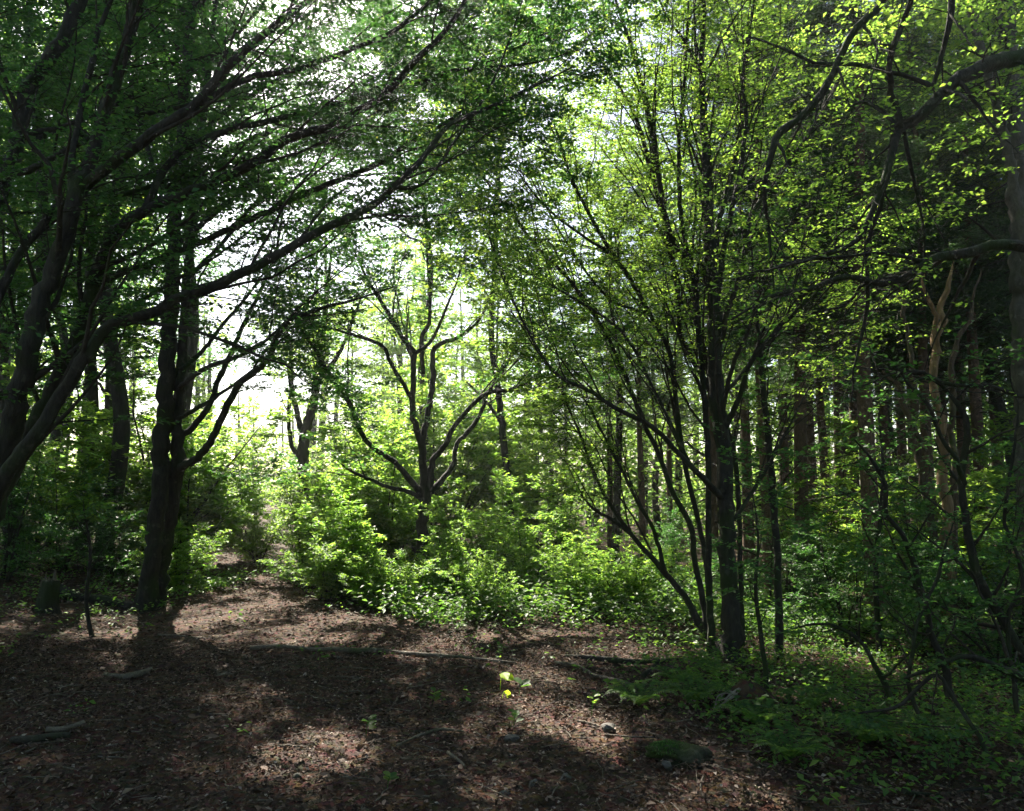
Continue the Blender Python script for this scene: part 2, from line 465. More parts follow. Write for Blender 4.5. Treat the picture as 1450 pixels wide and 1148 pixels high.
def traced_tree(name, label, cat, base, trunks, branches, fol, leaf='hornbeam', bark='bark', subs=None, group=None, extra_paths=None, flare=0.5, high=None, rs=1.0):
    global rng
    rng = np.random.default_rng(zlib.crc32(label.encode()))
    root = thing(name, label, cat, base, group)
    paths = []; rads = []
    for k, tr in enumerate(trunks):
        p, r = stem_path(tr); r = r * rs; paths.append(p); rads.append(r)
        link('trunk' if k == 0 else 'stem', stem_mesh('trunk', p, r, bark, base, 16, 0.10, flare if k == 0 else .15), root)
    for br in branches:
        p, r = stem_path(br, step=0.07); r = np.maximum(r * rs, .0025); paths.append(p); rads.append(r)
        link('branch', stem_mesh('branch', p, r, bark, base, 9, 0.06), root)
    wood = Acc(); leaf_a = Acc()
    allp, allr = list(paths), list(rads)
    if high:
        sp, sr = sub_limbs(allp[:1], allr[:1], **high)
        ok_ = [fleck_mask(q, np.zeros(len(q))).mean() > .6 for q in sp]; sp = [q for q, o in zip(sp, ok_) if o]; sr = [q for q, o in zip(sr, ok_) if o]
        for q, rr in zip(sp, sr): tubes(wood, q[None], rr[None], 6)
        allp += sp; allr += sr
    if subs:
        for kw in (subs if isinstance(subs, list) else [subs]):
            sp, sr = sub_limbs(allp, allr, **kw)
            for q, rr in zip(sp, sr): tubes(wood, q[None], rr[None], 5)
            allp += sp; allr += sr
    if extra_paths:
        allp += extra_paths[0]; allr += extra_paths[1]
    if fol: foliate(wood, leaf_a, allp, allr, **fol)
    if wood.n: link('twigs', wood.mesh('twigs', 'twig', base), root, kind='stuff')
    if leaf_a.n: link('crown', leaf_a.mesh('crown', leaf, base, rnd=True), root, kind='stuff')
    return root

# ------------------------------------------------------------------ ground and path
def graded(lo, hi, fine_lo, fine_hi, fine, grow=1.12):
    c = list(np.arange(fine_lo, fine_hi + 1e-6, fine)); s = fine; x = fine_hi
    while x < hi: s *= grow; x += s; c.append(x)
    s = fine; x = fine_lo
    while x > lo: s *= grow; x -= s; c.insert(0, x)
    return np.array(c)
gx = graded(-150, 150, -8, 6, 0.09); gy = graded(-150, 150, 2, 15, 0.09)
X, Y = np.meshgrid(gx, gy)
Z = H(X, Y)
fine = 0.012 * wob(X * 2, Y * 2, 4.0) + rng.normal(size=X.shape) * 0.006
Z = Z + np.where((np.abs(X) < 9) & (Y > 0) & (Y < 17), fine, 0)
a = Acc(); nx, ny = len(gx), len(gy)
ii, jj = np.meshgrid(np.arange(ny - 1), np.arange(nx - 1), indexing='ij')
q = np.stack([ii * nx + jj, ii * nx + jj + 1, (ii + 1) * nx + jj + 1, (ii + 1) * nx + jj], -1).reshape(-1, 4)
a.add(np.stack([X, Y, Z], -1), quads=q)
ground = link('ground', a.mesh('ground', 'soil', smooth=True), kind='structure')

PL = np.array([(-3.2, -2), (-3.6, 3), (-4.2, 6), (-4.5, 8), (-4.2, 9.6), (-4.45, 11), (-5.0, 12.8), (-6.2, 15.2)])
PR = np.array([(1.6, -2), (1.35, 3), (.85, 5.2), (-.1, 7.2), (-1.3, 9), (-2.4, 10.6), (-3.4, 12), (-5.0, 15.0)])
pl = catmull(np.c_[PL, np.zeros(8)], 0.1); pr = catmull(np.c_[PR, np.zeros(8)], 0.1)
na, nb = 170, 46
tl = np.linspace(0, 1, na)
pl = np.stack([np.interp(tl, np.linspace(0, 1, len(pl)), pl[:, k]) for k in (0, 1)], 1)
pr = np.stack([np.interp(tl, np.linspace(0, 1, len(pr)), pr[:, k]) for k in (0, 1)], 1)
pl[:, 0] += 0.16 * wob(pl[:, 1], pl[:, 1] * .7, 2.3); pr[:, 0] += 0.14 * wob(pr[:, 1], pr[:, 1] * .6 + 5, 2.7)
s = np.linspace(0, 1, nb)
XY = pl[:, None] * (1 - s)[None, :, None] + pr[:, None] * s[None, :, None]
zp = H(XY[..., 0], XY[..., 1]) + 0.034 * np.minimum(1, np.minimum(s, 1 - s) * 9)[None] - 0.004 + rng.normal(size=XY.shape[:2]) * 0.005
a = Acc()
ii, jj = np.meshgrid(np.arange(na - 1), np.arange(nb - 1), indexing='ij')
q = np.stack([ii * nb + jj, ii * nb + jj + 1, (ii + 1) * nb + jj + 1, (ii + 1) * nb + jj], -1).reshape(-1, 4)
a.add(np.concatenate([XY, zp[..., None]], -1), quads=q)
path_o = link('path', a.mesh('path', 'path', smooth=True), kind='structure')

def on_path(x, y):
    l = np.interp(y, PL[:, 1], PL[:, 0]); r = np.interp(y, PR[:, 1], PR[:, 0])
    return (x > l) & (x < r) & (y < 15)

def HG(x, y):
    return H(x, y) + np.where(on_path(x, y), 0.032, 0.012)

def wedge(n, d0, d1, power=1.0, margin=0.7):
    d = d0 + (d1 - d0) * rng.random(n) ** power
    x = rng.uniform(-margin, margin, n) * d
    return x, d

# ------------------------------------------------------------------ the leaning coppice at the left edge
B1 = np.array([-4.75, 6.6, float(H(-4.75, 6.6)) - .05])
L1_tr = [
    [(-88, 965, 6.6, 27), (-60, 850, 6.6, 23), (-25, 730, 6.6, 21), (16, 607, 6.5, 20), (44, 479, 6.4, 19), (78, 370, 6.4, 16), (109, 279, 6.3, 15), (131, 218, 6.3, 12), (161, 122, 6.2, 11), (183, 44, 6.2, 10), (200, -40, 6.1, 8), (225, -180, 6.0, 5), (240, -300, 6, 2)],
    [(-92, 968, 6.7, 24), (-55, 830, 6.9, 19), (0, 700, 7.1, 17), (35, 634, 7.1, 16), (78, 540, 7.1, 14), (114, 470, 7.0, 13), (139, 379, 7.0, 13), (174, 322, 6.9, 11), (209, 296, 6.9, 10), (270, 270, 6.8, 9.5), (348, 237, 6.7, 9), (402, 199, 6.7, 9), (465, 178, 6.6, 8), (531, 143, 6.6, 7), (559, 118, 6.6, 7), (594, 80, 6.5, 6), (629, 45, 6.5, 5), (657, 3, 6.4, 4), (690, -60, 6.4, 2)],
    [(-80, 966, 6.5, 22), (-40, 800, 6.3, 15), (0, 690, 6.1, 14), (43, 626, 6.0, 13), (78, 575, 6.0, 13), (114, 513, 5.9, 12), (157, 460, 5.9, 11), (209, 444, 5.9, 10), (270, 414, 5.9, 9), (331, 392, 5.9, 9), (383, 366, 5.9, 8.5), (444, 331, 6.0, 8), (500, 306, 6.0, 7.5), (531, 289, 6.1, 7), (556, 265, 6.1, 6.5), (587, 237, 6.1, 6), (615, 202, 6.2, 5), (639, 174, 6.2, 4.5), (698, 150, 6.3, 4), (750, 125, 6.4, 3), (810, 95, 6.5, 1.5)],
    [(-110, 965, 6.8, 22), (-100, 700, 7.2, 19), (-60, 480, 7.4, 17), (-5, 290, 7.5, 15), (26, 196, 7.5, 14), (39, 122, 7.5, 13), (74, 78, 7.5, 13), (113, 0, 7.5, 11), (150, -120, 7.5, 8), (170, -260, 7.5, 3)],
]
L1_br = [
    [(105, 290, 6.3, 9), (101, 240, 6.3, 7), (113, 165, 6.4, 6), (130, 90, 6.4, 6), (140, 40, 6.5, 5), (157, 0, 6.5, 4), (185, -90, 6.5, 2)],
    [(122, 262, 6.3, 11), (148, 240, 6.2, 11), (196, 205, 6.1, 11), (244, 170, 6.0, 10), (283, 144, 6.0, 10), (322, 96, 5.9, 9), (379, 44, 5.8, 8), (436, 0, 5.8, 6), (510, -70, 5.7, 3)],
    [(139, 400, 7.0, 8), (175, 385, 7.1, 7), (209, 375, 7.2, 7), (279, 344, 7.3, 6.5), (348, 314, 7.4, 6), (420, 279, 7.5, 6), (489, 251, 7.6, 5.5), (545, 226, 7.6, 5), (573, 206, 7.7, 4.5), (601, 190, 7.7, 4), (650, 160, 7.8, 3), (712, 110, 7.9, 1.5)],
    [(205, 298, 6.9, 7), (244, 225, 7.0, 7), (314, 187, 7.1, 6.5), (370, 174, 7.1, 6), (455, 153, 7.2, 6), (545, 129, 7.3, 5), (594, 118, 7.3, 5), (646, 108, 7.4, 4), (698, 84, 7.5, 3.5), (750, 59, 7.5, 2.5), (820, 20, 7.6, 1.2)],
    [(283, 144, 6.0, 7), (348, 113, 6.1, 6.5), (414, 98, 6.2, 6), (455, 87, 6.2, 6), (507, 66, 6.3, 5), (549, 49, 6.3, 5), (576, 31, 6.4, 4), (611, 0, 6.4, 3.5), (660, -50, 6.4, 2)],
    [(-20, 470, 6.6, 9), (0, 418, 6.7, 9), (22, 370, 6.8, 8), (57, 322, 6.9, 8), (91, 287, 7.0, 6), (174, 274, 7.1, 5), (240, 255, 7.2, 3), (300, 246, 7.2, 1.5)],
    [(594, 118, 7.0, 4), (640, 100, 6.9, 3.5), (700, 95, 6.8, 3), (760, 88, 6.7, 2), (820, 70, 6.7, 1)],
    [(559, 265, 6.1, 5), (600, 260, 6.2, 3), (640, 205, 6.3, 3), (690, 130, 6.4, 2.5), (720, 60, 6.5, 2), (740, 0, 6.5, 1)],
    [(-10, 255, 7.4, 9), (40, 240, 7.3, 7), (110, 205, 7.2, 6), (190, 165, 7.1, 5), (260, 150, 7.0, 4), (330, 125, 7.0, 2)],
    [(30, 190, 7.5, 7), (90, 178, 7.5, 5), (180, 140, 7.5, 4), (260, 90, 7.6, 3), (330, 70, 7.6, 2)],
]
traced_tree('hornbeam_tree', 'leaning many-stemmed dark tree at the left edge arching long limbs across the top', 'tree', tuple(B1), L1_tr, L1_br, rs=.74, leaf='shaded_leaf', fol=dict(sec_step=.165, sec_len=(.4, 1.0), T=11, tw_len=.3, Mn=8, lsize=.054, t0=.34, up=.1, flat=.4, tilt=.35, bias=(.05, .6, .15), thin=.95, front_drop=.85),
            subs=[dict(step=.5, length=(1.0, 2.4), t0=.2, up=.12, ang=(.2, .6), rfrac=.42)])

# ------------------------------------------------------------------ the twin-trunk tree beside the path
B2 = G(208, 862)
d2 = B2[1]
L2_tr = [
    [(206, 864, d2, 19), (213, 790, d2, 15), (226, 700, d2, 15), (230, 620, d2, 15), (236, 520, d2, 14), (242, 420, d2, 13), (248, 310, d2, 12), (256, 200, d2, 11), (265, 80, d2, 9), (275, -30, d2, 8), (290, -200, d2, 6.5), (300, -420, d2, 4.5), (305, -620, d2, 2)],
    [(224, 852, d2 + .25, 13), (236, 770, d2 + .25, 11), (245, 700, d2 + .2, 12), (251, 662, d2 + .15, 14), (251, 618, d2 + .1, 11), (255, 528, d2 + .1, 10), (260, 470, d2 + .1, 9), (266, 392, d2, 8), (279, 261, d2, 7), (290, 150, d2, 6), (302, 40, d2, 4), (315, -80, d2, 2)],
]
L2_br = [
    [(248, 664, d2 + .15, 9), (270, 654, d2 - .05, 7.5), (290, 638, d2 - .2, 7), (306, 611, d2 - .3, 6.5), (325, 568, d2 - .5, 6.5), (341, 540, d2 - .6, 6), (364, 524, d2 - .7, 6), (384, 501, d2 - .8, 5.5), (392, 477, d2 - .9, 5), (411, 454, d2 - 1, 4.5), (450, 438, d2 - 1.1, 4), (500, 425, d2 - 1.2, 2.5), (560, 405, d2 - 1.3, 1.2)],
    [(251, 622, d2 + .1, 7), (274, 603, d2 + .2, 6), (298, 571, d2 + .4, 5.5), (310, 536, d2 + .5, 5), (329, 497, d2 + .6, 4.5), (349, 450, d2 + .7, 4), (372, 405, d2 + .8, 3.5), (392, 350, d2 + .9, 3), (402, 290, d2 + 1, 1.5)],
    [(253, 592, d2, 4.5), (290, 572, d2 - .2, 4), (330, 545, d2 - .3, 3), (364, 520, d2 - .4, 2.5), (410, 500, d2 - .5, 1.2)],
    [(255, 548, d2, 5), (286, 524, d2 - .3, 4.5), (325, 509, d2 - .5, 4), (360, 493, d2 - .6, 3.5), (392, 468, d2 - .7, 3), (440, 420, d2 - .8, 2), (500, 370, d2 - .8, 1)],
    [(256, 524, d2, 5), (290, 493, d2 + .3, 4), (313, 462, d2 + .4, 3.5), (345, 425, d2 + .6, 3), (380, 380, d2 + .8, 2), (430, 330, d2 + 1, 1)],
    [(266, 392, d2, 5), (310, 350, d2, 4), (360, 290, d2 + .2, 3.5), (420, 250, d2 + .4, 2.5), (480, 225, d2 + .6, 1.2)],
    [(250, 300, d2, 6), (215, 230, d2 + .3, 5), (190, 140, d2 + .5, 4), (170, 40, d2 + .7, 2)],
    [(266, 335, d2, 6), (340, 272, d2 + .1, 5), (420, 218, d2 + .2, 4), (500, 190, d2 + .3, 3), (560, 172, d2 + .3, 1.5)],
    [(260, 262, d2, 6), (350, 200, d2 + .3, 5), (450, 162, d2 + .5, 4), (540, 120, d2 + .6, 2.5), (620, 92, d2 + .6, 1.2)],
    [(256, 210, d2, 6), (330, 150, d2 - .2, 5), (420, 100, d2 - .3, 4), (520, 60, d2 - .4, 2), (590, 30, d2 - .5, 1)],
]
traced_tree('twin_trunk_tree', 'dark tree of two close trunks beside the path with an arched limb to the right', 'tree', tuple(B2), L2_tr, L2_br, rs=.76, leaf='shaded_leaf', fol=dict(sec_step=.22, sec_len=(.5, 1.1), T=12, tw_len=.34, Mn=8, lsize=.056, t0=.4, up=.1, flat=.4, tilt=.35, bias=(.05, .5, .12), thin=.98, front_drop=.5),
            subs=[dict(step=.6, length=(.9, 2.0), t0=.35, up=.2)], high=dict(step=.26, length=(2.0, 3.8), t0=.40, up=.08, ang=(.8, 1.4)))

# ------------------------------------------------------------------ the forked tree in the middle of the glade
B3 = GX(598, 12.0); d3 = 12.0
C1_tr = [[(598, 842, d3, 11), (598, 770, d3, 9.5), (600, 724, d3, 9.5), (602, 697, d3, 10), (599, 660, d3, 7), (598, 634, d3, 7), (593, 616, d3, 6), (584, 579, d3, 5.5), (586, 516, d3, 5), (586, 498, d3, 5), (572, 480, d3 + .1, 4.5), (545, 435, d3 + .2, 3.5), (520, 395, d3 + .3, 2.5), (500, 350, d3 + .3, 1.2)]]
C1_br = [
    [(597, 699, d3, 6.5), (577, 675, d3 - .2, 5.5), (559, 654, d3 - .3, 5), (531, 636, d3 - .5, 4.5), (513, 616, d3 - .6, 4.5), (497, 575, d3 - .8, 4.5), (477, 543, d3 - .9, 4), (457, 516, d3 - 1, 4), (445, 493, d3 - 1.1, 3), (425, 465, d3 - 1.2, 1.5)],
    [(598, 630, d3, 6), (608, 575, d3 + .1, 5), (613, 534, d3 + .1, 5), (615, 493, d3 + .2, 4.5), (654, 475, d3 + .3, 3.5), (681, 448, d3 + .4, 2.5), (700, 400, d3 + .5, 1.2)],
    [(584, 565, d3, 4), (554, 516, d3 - .2, 3.5), (540, 489, d3 - .3, 3.5), (491, 471, d3 - .5, 2.5), (459, 462, d3 - .6, 1.5)],
    [(608, 695, d3, 6), (613, 652, d3 - .1, 5.5), (627, 634, d3 - .2, 5), (645, 602, d3 - .3, 4.5), (667, 575, d3 - .4, 4), (690, 557, d3 - .5, 4), (726, 550, d3 - .6, 3), (763, 534, d3 - .7, 1.5)],
    [(610, 697, d3, 6), (640, 661, d3 + .2, 4.5), (647, 629, d3 + .3, 4), (667, 607, d3 + .3, 4), (683, 579, d3 + .4, 3.5), (692, 555, d3 + .4, 2.5), (720, 500, d3 + .5, 1.2)],
    [(596, 706, d3, 5), (577, 695, d3 - .3, 4), (550, 690, d3 - .5, 3.5), (522, 677, d3 - .7, 3), (502, 670, d3 - .9, 2.5), (482, 656, d3 - 1, 1.2)],
    [(599, 530, d3 + .1, 4), (597, 480, d3 + .1, 4), (608, 457, d3, 3.5), (609, 420, d3, 3), (606, 380, d3, 2.5), (602, 320, d3, 1.5), (600, 270, d3, 1)],
    [(588, 500, d3, 4), (612, 480, d3 - .2, 3), (630, 440, d3 - .3, 2.5), (650, 390, d3 - .4, 1.5), (665, 330, d3 - .4, 1)],
]
traced_tree('forked_tree', 'small forked tree standing in the glade among bright shrubs', 'tree', tuple(B3), C1_tr, C1_br, rs=.8, fol=dict(sec_step=.2, sec_len=(.5, 1.1), T=12, tw_len=.34, Mn=8, lsize=.072, t0=.45, up=.25, cull_p=.66), leaf='shaded_leaf',
            bark='bark', subs=[dict(step=.2, length=(.9, 2.2), t0=.58, up=.45, ang=(.3, .9), rfrac=.45)])

# ------------------------------------------------------------------ the big coppice on the right
B4 = G(1030, 942); d4 = B4[1]
R1_tr = [
    [(1032, 946, d4, 19), (1033, 900, d4, 17), (1032, 843, d4, 15), (1029, 773, d4, 14.5), (1027, 704, d4, 14), (1025, 635, d4, 13), (1016, 565, d4, 13), (1011, 500, d4, 12), (1014, 435, d4, 11), (1007, 370, d4, 10), (1003, 305, d4, 8), (998, 218, d4, 7), (994, 131, d4, 6), (994, 65, d4, 5), (998, 0, d4, 4), (1005, -150, d4, 2)],
    [(1008, 935, d4 + .25, 6.8), (1005, 856, d4 + .3, 5.6), (1003, 760, d4 + .3, 5.0), (1002, 640, d4 + .3, 5.0), (997, 560, d4 + .2, 5.0), (990, 480, d4 + .2, 5.0), (981, 392, d4 + .2, 6.0), (946, 322, d4 + .2, 5.2), (929, 218, d4 + .2, 4.8), (911, 131, d4 + .2, 4.0), (894, 65, d4 + .2, 3.2), (872, 0, d4 + .2, 2.4), (840, -120, d4 + .2, 1.2)],
    [(1006, 912, d4 + .6, 6.2), (985, 800, d4 + .7, 5.0), (976, 740, d4 + .7, 5.0), (949, 690, d4 + .8, 4.3), (935, 649, d4 + .8, 4.0), (907, 589, d4 + .9, 3.7), (893, 552, d4 + .9, 3.4), (870, 496, d4 + .9, 3.1), (842, 447, d4 + .9, 2.8), (802, 392, d4 + .8, 3.2), (763, 353, d4 + .8, 2.8), (733, 314, d4 + .7, 2.4), (698, 270, d4 + .7, 2.0), (659, 213, d4 + .6, 1.0)],
    [(1004, 908, d4 + .75, 7.4), (976, 856, d4 + .85, 5.6), (949, 820, d4 + .9, 5.0), (912, 778, d4 + 1, 4.3), (893, 755, d4 + 1, 3.7), (861, 709, d4 + 1.1, 3.1), (838, 662, d4 + 1.1, 2.5), (824, 621, d4 + 1.2, 2.2), (808, 584, d4 + 1.2, 1.9), (785, 535, d4 + 1.3, 1.2), (750, 480, d4 + 1.4, 0.6)],
    [(1010, 920, d4 + .4, 5.6), (1000, 800, d4 + .5, 4.3), (986, 727, d4 + .5, 4.3), (967, 644, d4 + .5, 4.3), (958, 580, d4 + .4, 4.0), (948, 500, d4 + .4, 3.7), (920, 444, d4 + .4, 3.4), (890, 392, d4 + .4, 4.0), (868, 361, d4 + .3, 3.6), (833, 301, d4 + .3, 3.2), (807, 248, d4 + .2, 2.4), (798, 218, d4 + .2, 2.4), (781, 165, d4 + .2, 1.6), (750, 110, d4 + .1, 0.8)],
    [(1050, 915, d4 + .6, 5.6), (1048, 780, d4 + .7, 4.3), (1040, 650, d4 + .7, 4.3), (1010, 560, d4 + .7, 4.0), (965, 480, d4 + .6, 4.0), (957, 392, d4 + .6, 4.8), (929, 270, d4 + .6, 4.4), (903, 174, d4 + .5, 3.6), (876, 122, d4 + .5, 2.8), (842, 70, d4 + .5, 2.0), (815, 10, d4 + .5, 1.0)],
]
R1_br = [
    [(1022, 705, d4, 7), (990, 672, d4 - .3, 5), (958, 639, d4 - .4, 4.5), (921, 602, d4 - .6, 4.5), (879, 582, d4 - .7, 4), (833, 552, d4 - .8, 3.5), (787, 529, d4 - 1, 3), (750, 473, d4 - 1.1, 2.5), (715, 400, d4 - 1.2, 1.8), (690, 330, d4 - 1.2, 1)],
    [(1027, 605, d4, 6), (1046, 565, d4 - .2, 4.5), (1064, 510, d4 - .4, 4), (1110, 459, d4 - .6, 3.5), (1150, 420, d4 - .8, 3), (1195, 375, d4 - 1, 2), (1250, 330, d4 - 1.2, 1)],
    [(1040, 735, d4, 4), (1069, 690, d4 + .2, 3.5), (1096, 644, d4 + .3, 3), (1120, 598, d4 + .4, 2), (1150, 540, d4 + .5, 1)],
    [(1014, 437, d4, 6), (1026, 348, d4 - .1, 5), (1044, 261, d4 - .2, 4), (1057, 174, d4 - .2, 3.5), (1052, 109, d4 - .2, 3), (1065, 26, d4 - .3, 2), (1075, -60, d4 - .3, 1)],
    [(1018, 470, d4, 5), (1045, 400, d4 + .2, 4), (1065, 305, d4 + .3, 4), (1100, 252, d4 + .4, 3), (1144, 190, d4 + .5, 2.5), (1190, 110, d4 + .6, 1.5)],
    [(1010, 380, d4, 6), (1020, 305, d4 + .2, 5), (1042, 218, d4 + .3, 4), (1051, 144, d4 + .3, 3.5), (1059, 65, d4 + .4, 3), (1068, 0, d4 + .4, 2), (1080, -80, d4 + .4, 1)],
    [(981, 395, d4 + .2, 4), (964, 300, d4 + .2, 4), (962, 200, d4 + .1, 3.5), (970, 100, d4 + .1, 3), (975, 0, d4, 2), (980, -90, d4, 1)],
    [(893, 755, d4 + 1, 4), (865, 735, d4 + 1, 3), (842, 722, d4 + .9, 2.5), (822, 700, d4 + .8, 1.2)],
    [(944, 815, d4 + .9, 4.5), (925, 750, d4 + .8, 3.5), (902, 709, d4 + .7, 3), (865, 635, d4 + .7, 2.5), (825, 560, d4 + .6, 1.2)],
    [(985, 672, d4 - .2, 3), (930, 560, d4 - .1, 2.5), (880, 470, d4, 2.5), (800, 415, d4, 2), (735, 380, d4 + .1, 1)],
    [(868, 361, d4 + .3, 3), (820, 330, d4 + .1, 2.5), (770, 290, d4, 2), (720, 225, d4 - .1, 1)],
    [(1025, 560, d4, 4), (1075, 500, d4 + .4, 3), (1130, 440, d4 + .7, 2), (1180, 400, d4 + .9, 1)],
    [(920, 444, d4 + .4, 3), (860, 420, d4 + .6, 2.5), (800, 340, d4 + .8, 2), (745, 240, d4 + .9, 1)],
]
traced_tree('coppiced_hornbeam', 'large coppice of fanning mossy stems right of the path with backlit yellow-green leaves', 'tree', tuple(B4), R1_tr, R1_br, flare=.45, rs=.8,
            fol=dict(sec_step=.17, sec_len=(.4, .95), T=11, tw_len=.3, Mn=8, lsize=.047, t0=.45, up=.12, flat=.4, tilt=.35, thin=.45, front_drop=.4),
            subs=[dict(step=.2, length=(.9, 2.3), t0=.26, up=.5, ang=(.2, .6), rfrac=.5)])

# ------------------------------------------------------------------ the overhanging tree beyond the right edge
x5, y5 = 4.3, 4.9
B5 = np.array([x5, y5, float(H(x5, y5)) - .05])
def wp(x, y, z, r): return [x, y, z, r]
def world_stem(pts, step=.09):
    w = catmull(pts, step); return w[:, :3], w[:, 3]
rng = np.random.default_rng(96)
root5 = thing('overhanging_tree', 'bare crooked dark boughs reaching in at the upper right edge', 'tree', tuple(B5))
pa, ra = world_stem([wp(x5, y5, B5[2], .17), wp(x5 - .05, y5, 1.2, .14), wp(x5 - .1, y5 + .05, 2.6, .13), wp(x5, y5 + .1, 4.2, .11), wp(x5 + .1, y5, 6.0, .08), wp(x5, y5, 8.5, .03)])
link('trunk', stem_mesh('trunk', pa, ra, 'bark', B5, 16, .1, .5), root5)
R4 = [
    [(1555, 40, 4.85, 16), (1500, 62, 4.7, 14), (1450, 80, 4.6, 12), (1400, 92, 4.5, 11), (1360, 110, 4.4, 10), (1320, 145, 4.3, 9.5), (1290, 172, 4.3, 9), (1273, 185, 4.25, 7), (1255, 231, 4.2, 5.5), (1240, 283, 4.2, 5), (1209, 331, 4.2, 4), (1166, 361, 4.2, 3), (1109, 379, 4.1, 2), (1035, 388, 4.1, 1)],
    [(1275, 183, 4.25, 6), (1269, 130, 4.2, 5.5), (1263, 80, 4.1, 5), (1275, 30, 4.1, 5), (1288, -10, 4, 4), (1310, -90, 4, 2)],
    [(1272, 183, 4.25, 4), (1255, 160, 4.3, 3.5), (1230, 142, 4.4, 3), (1205, 150, 4.5, 1.5)],
    [(1266, 190, 4.25, 5), (1246, 279, 4.4, 4), (1231, 357, 4.5, 3.5), (1224, 435, 4.6, 3), (1218, 497, 4.6, 2), (1205, 570, 4.7, 1)],
    [(1280, 186, 4.3, 3.5), (1292, 244, 4.4, 2.5), (1305, 305, 4.5, 2), (1314, 361, 4.6, 1.5), (1312, 420, 4.6, .8)],
    [(1290, -60, 4.4, 8), (1257, 0, 4.4, 7), (1213, 44, 4.4, 6.5), (1187, 87, 4.4, 6), (1170, 122, 4.4, 6), (1131, 166, 4.4, 6), (1109, 187, 4.4, 6), (1087, 235, 4.4, 4.5), (1078, 261, 4.4, 3.5), (1091, 327, 4.5, 2.5), (1096, 409, 4.5, 1.2)],
    [(1322, 143, 4.3, 4), (1318, 120, 4.3, 4), (1261, 100, 4.4, 3.5), (1187, 91, 4.5, 3), (1109, 70, 4.6, 2.2), (1044, 48, 4.7, 1)],
    [(1348, -20, 4.2, 5), (1346, 20, 4.2, 4.5), (1335, 65, 4.25, 3.5), (1322, 118, 4.3, 3)],
    [(1560, 340, 4.95, 13), (1500, 350, 4.8, 9), (1450, 349, 4.7, 8), (1400, 348, 4.6, 7), (1370, 358, 4.6, 6.5), (1310, 370, 4.5, 6), (1290, 385, 4.5, 5.5), (1255, 398, 4.5, 5), (1200, 390, 4.5, 4.5), (1144, 410, 4.5, 4), (1087, 425, 4.5, 3), (1035, 453, 4.5, 1.5)],
    [(1310, 370, 4.5, 4), (1265, 362, 4.4, 3), (1196, 366, 4.3, 2.5), (1131, 371, 4.3, 2), (1080, 385, 4.2, 1)],
    [(1255, 398, 4.5, 3), (1215, 405, 4.6, 2.5), (1187, 432, 4.7, 2), (1127, 448, 4.8, 1)],
]
p5, r5 = [], []
for br in R4:
    p, r = stem_path(br, step=.06, kink=.014); r = r * .82; p5.append(p); r5.append(r)
    link('branch', stem_mesh('branch', p, r, 'bark', B5, 9, .10), root5)
wood = Acc(); lf = Acc()
sp, sr = sub_limbs(p5, r5, .2, (.25, .8), t0=.2, up=-.1, ang=(.4, 1.2))
for q_, rr_ in zip(sp, sr): tubes(wood, q_[None], rr_[None], 5)
foliate(wood, lf, sp, sr, sec_step=.3, sec_len=(.25, .5), T=6, tw_len=.2, Mn=5, lsize=.036, thin=.25)
sp2, sr2 = sub_limbs([pa], [ra], .25, (1.2, 2.6), t0=.62, up=.3)
for q_, rr_ in zip(sp2, sr2): tubes(wood, q_[None], rr_[None], 5)
foliate(wood, lf, sp2, sr2, sec_step=.16, sec_len=(.5, 1.1), T=11, tw_len=.34, Mn=8, lsize=.065)
link('twigs', wood.mesh('twigs', 'twig', B5), root5, kind='stuff')
link('crown', lf.mesh('crown', 'hornbeam', B5, rnd=True), root5, kind='stuff')

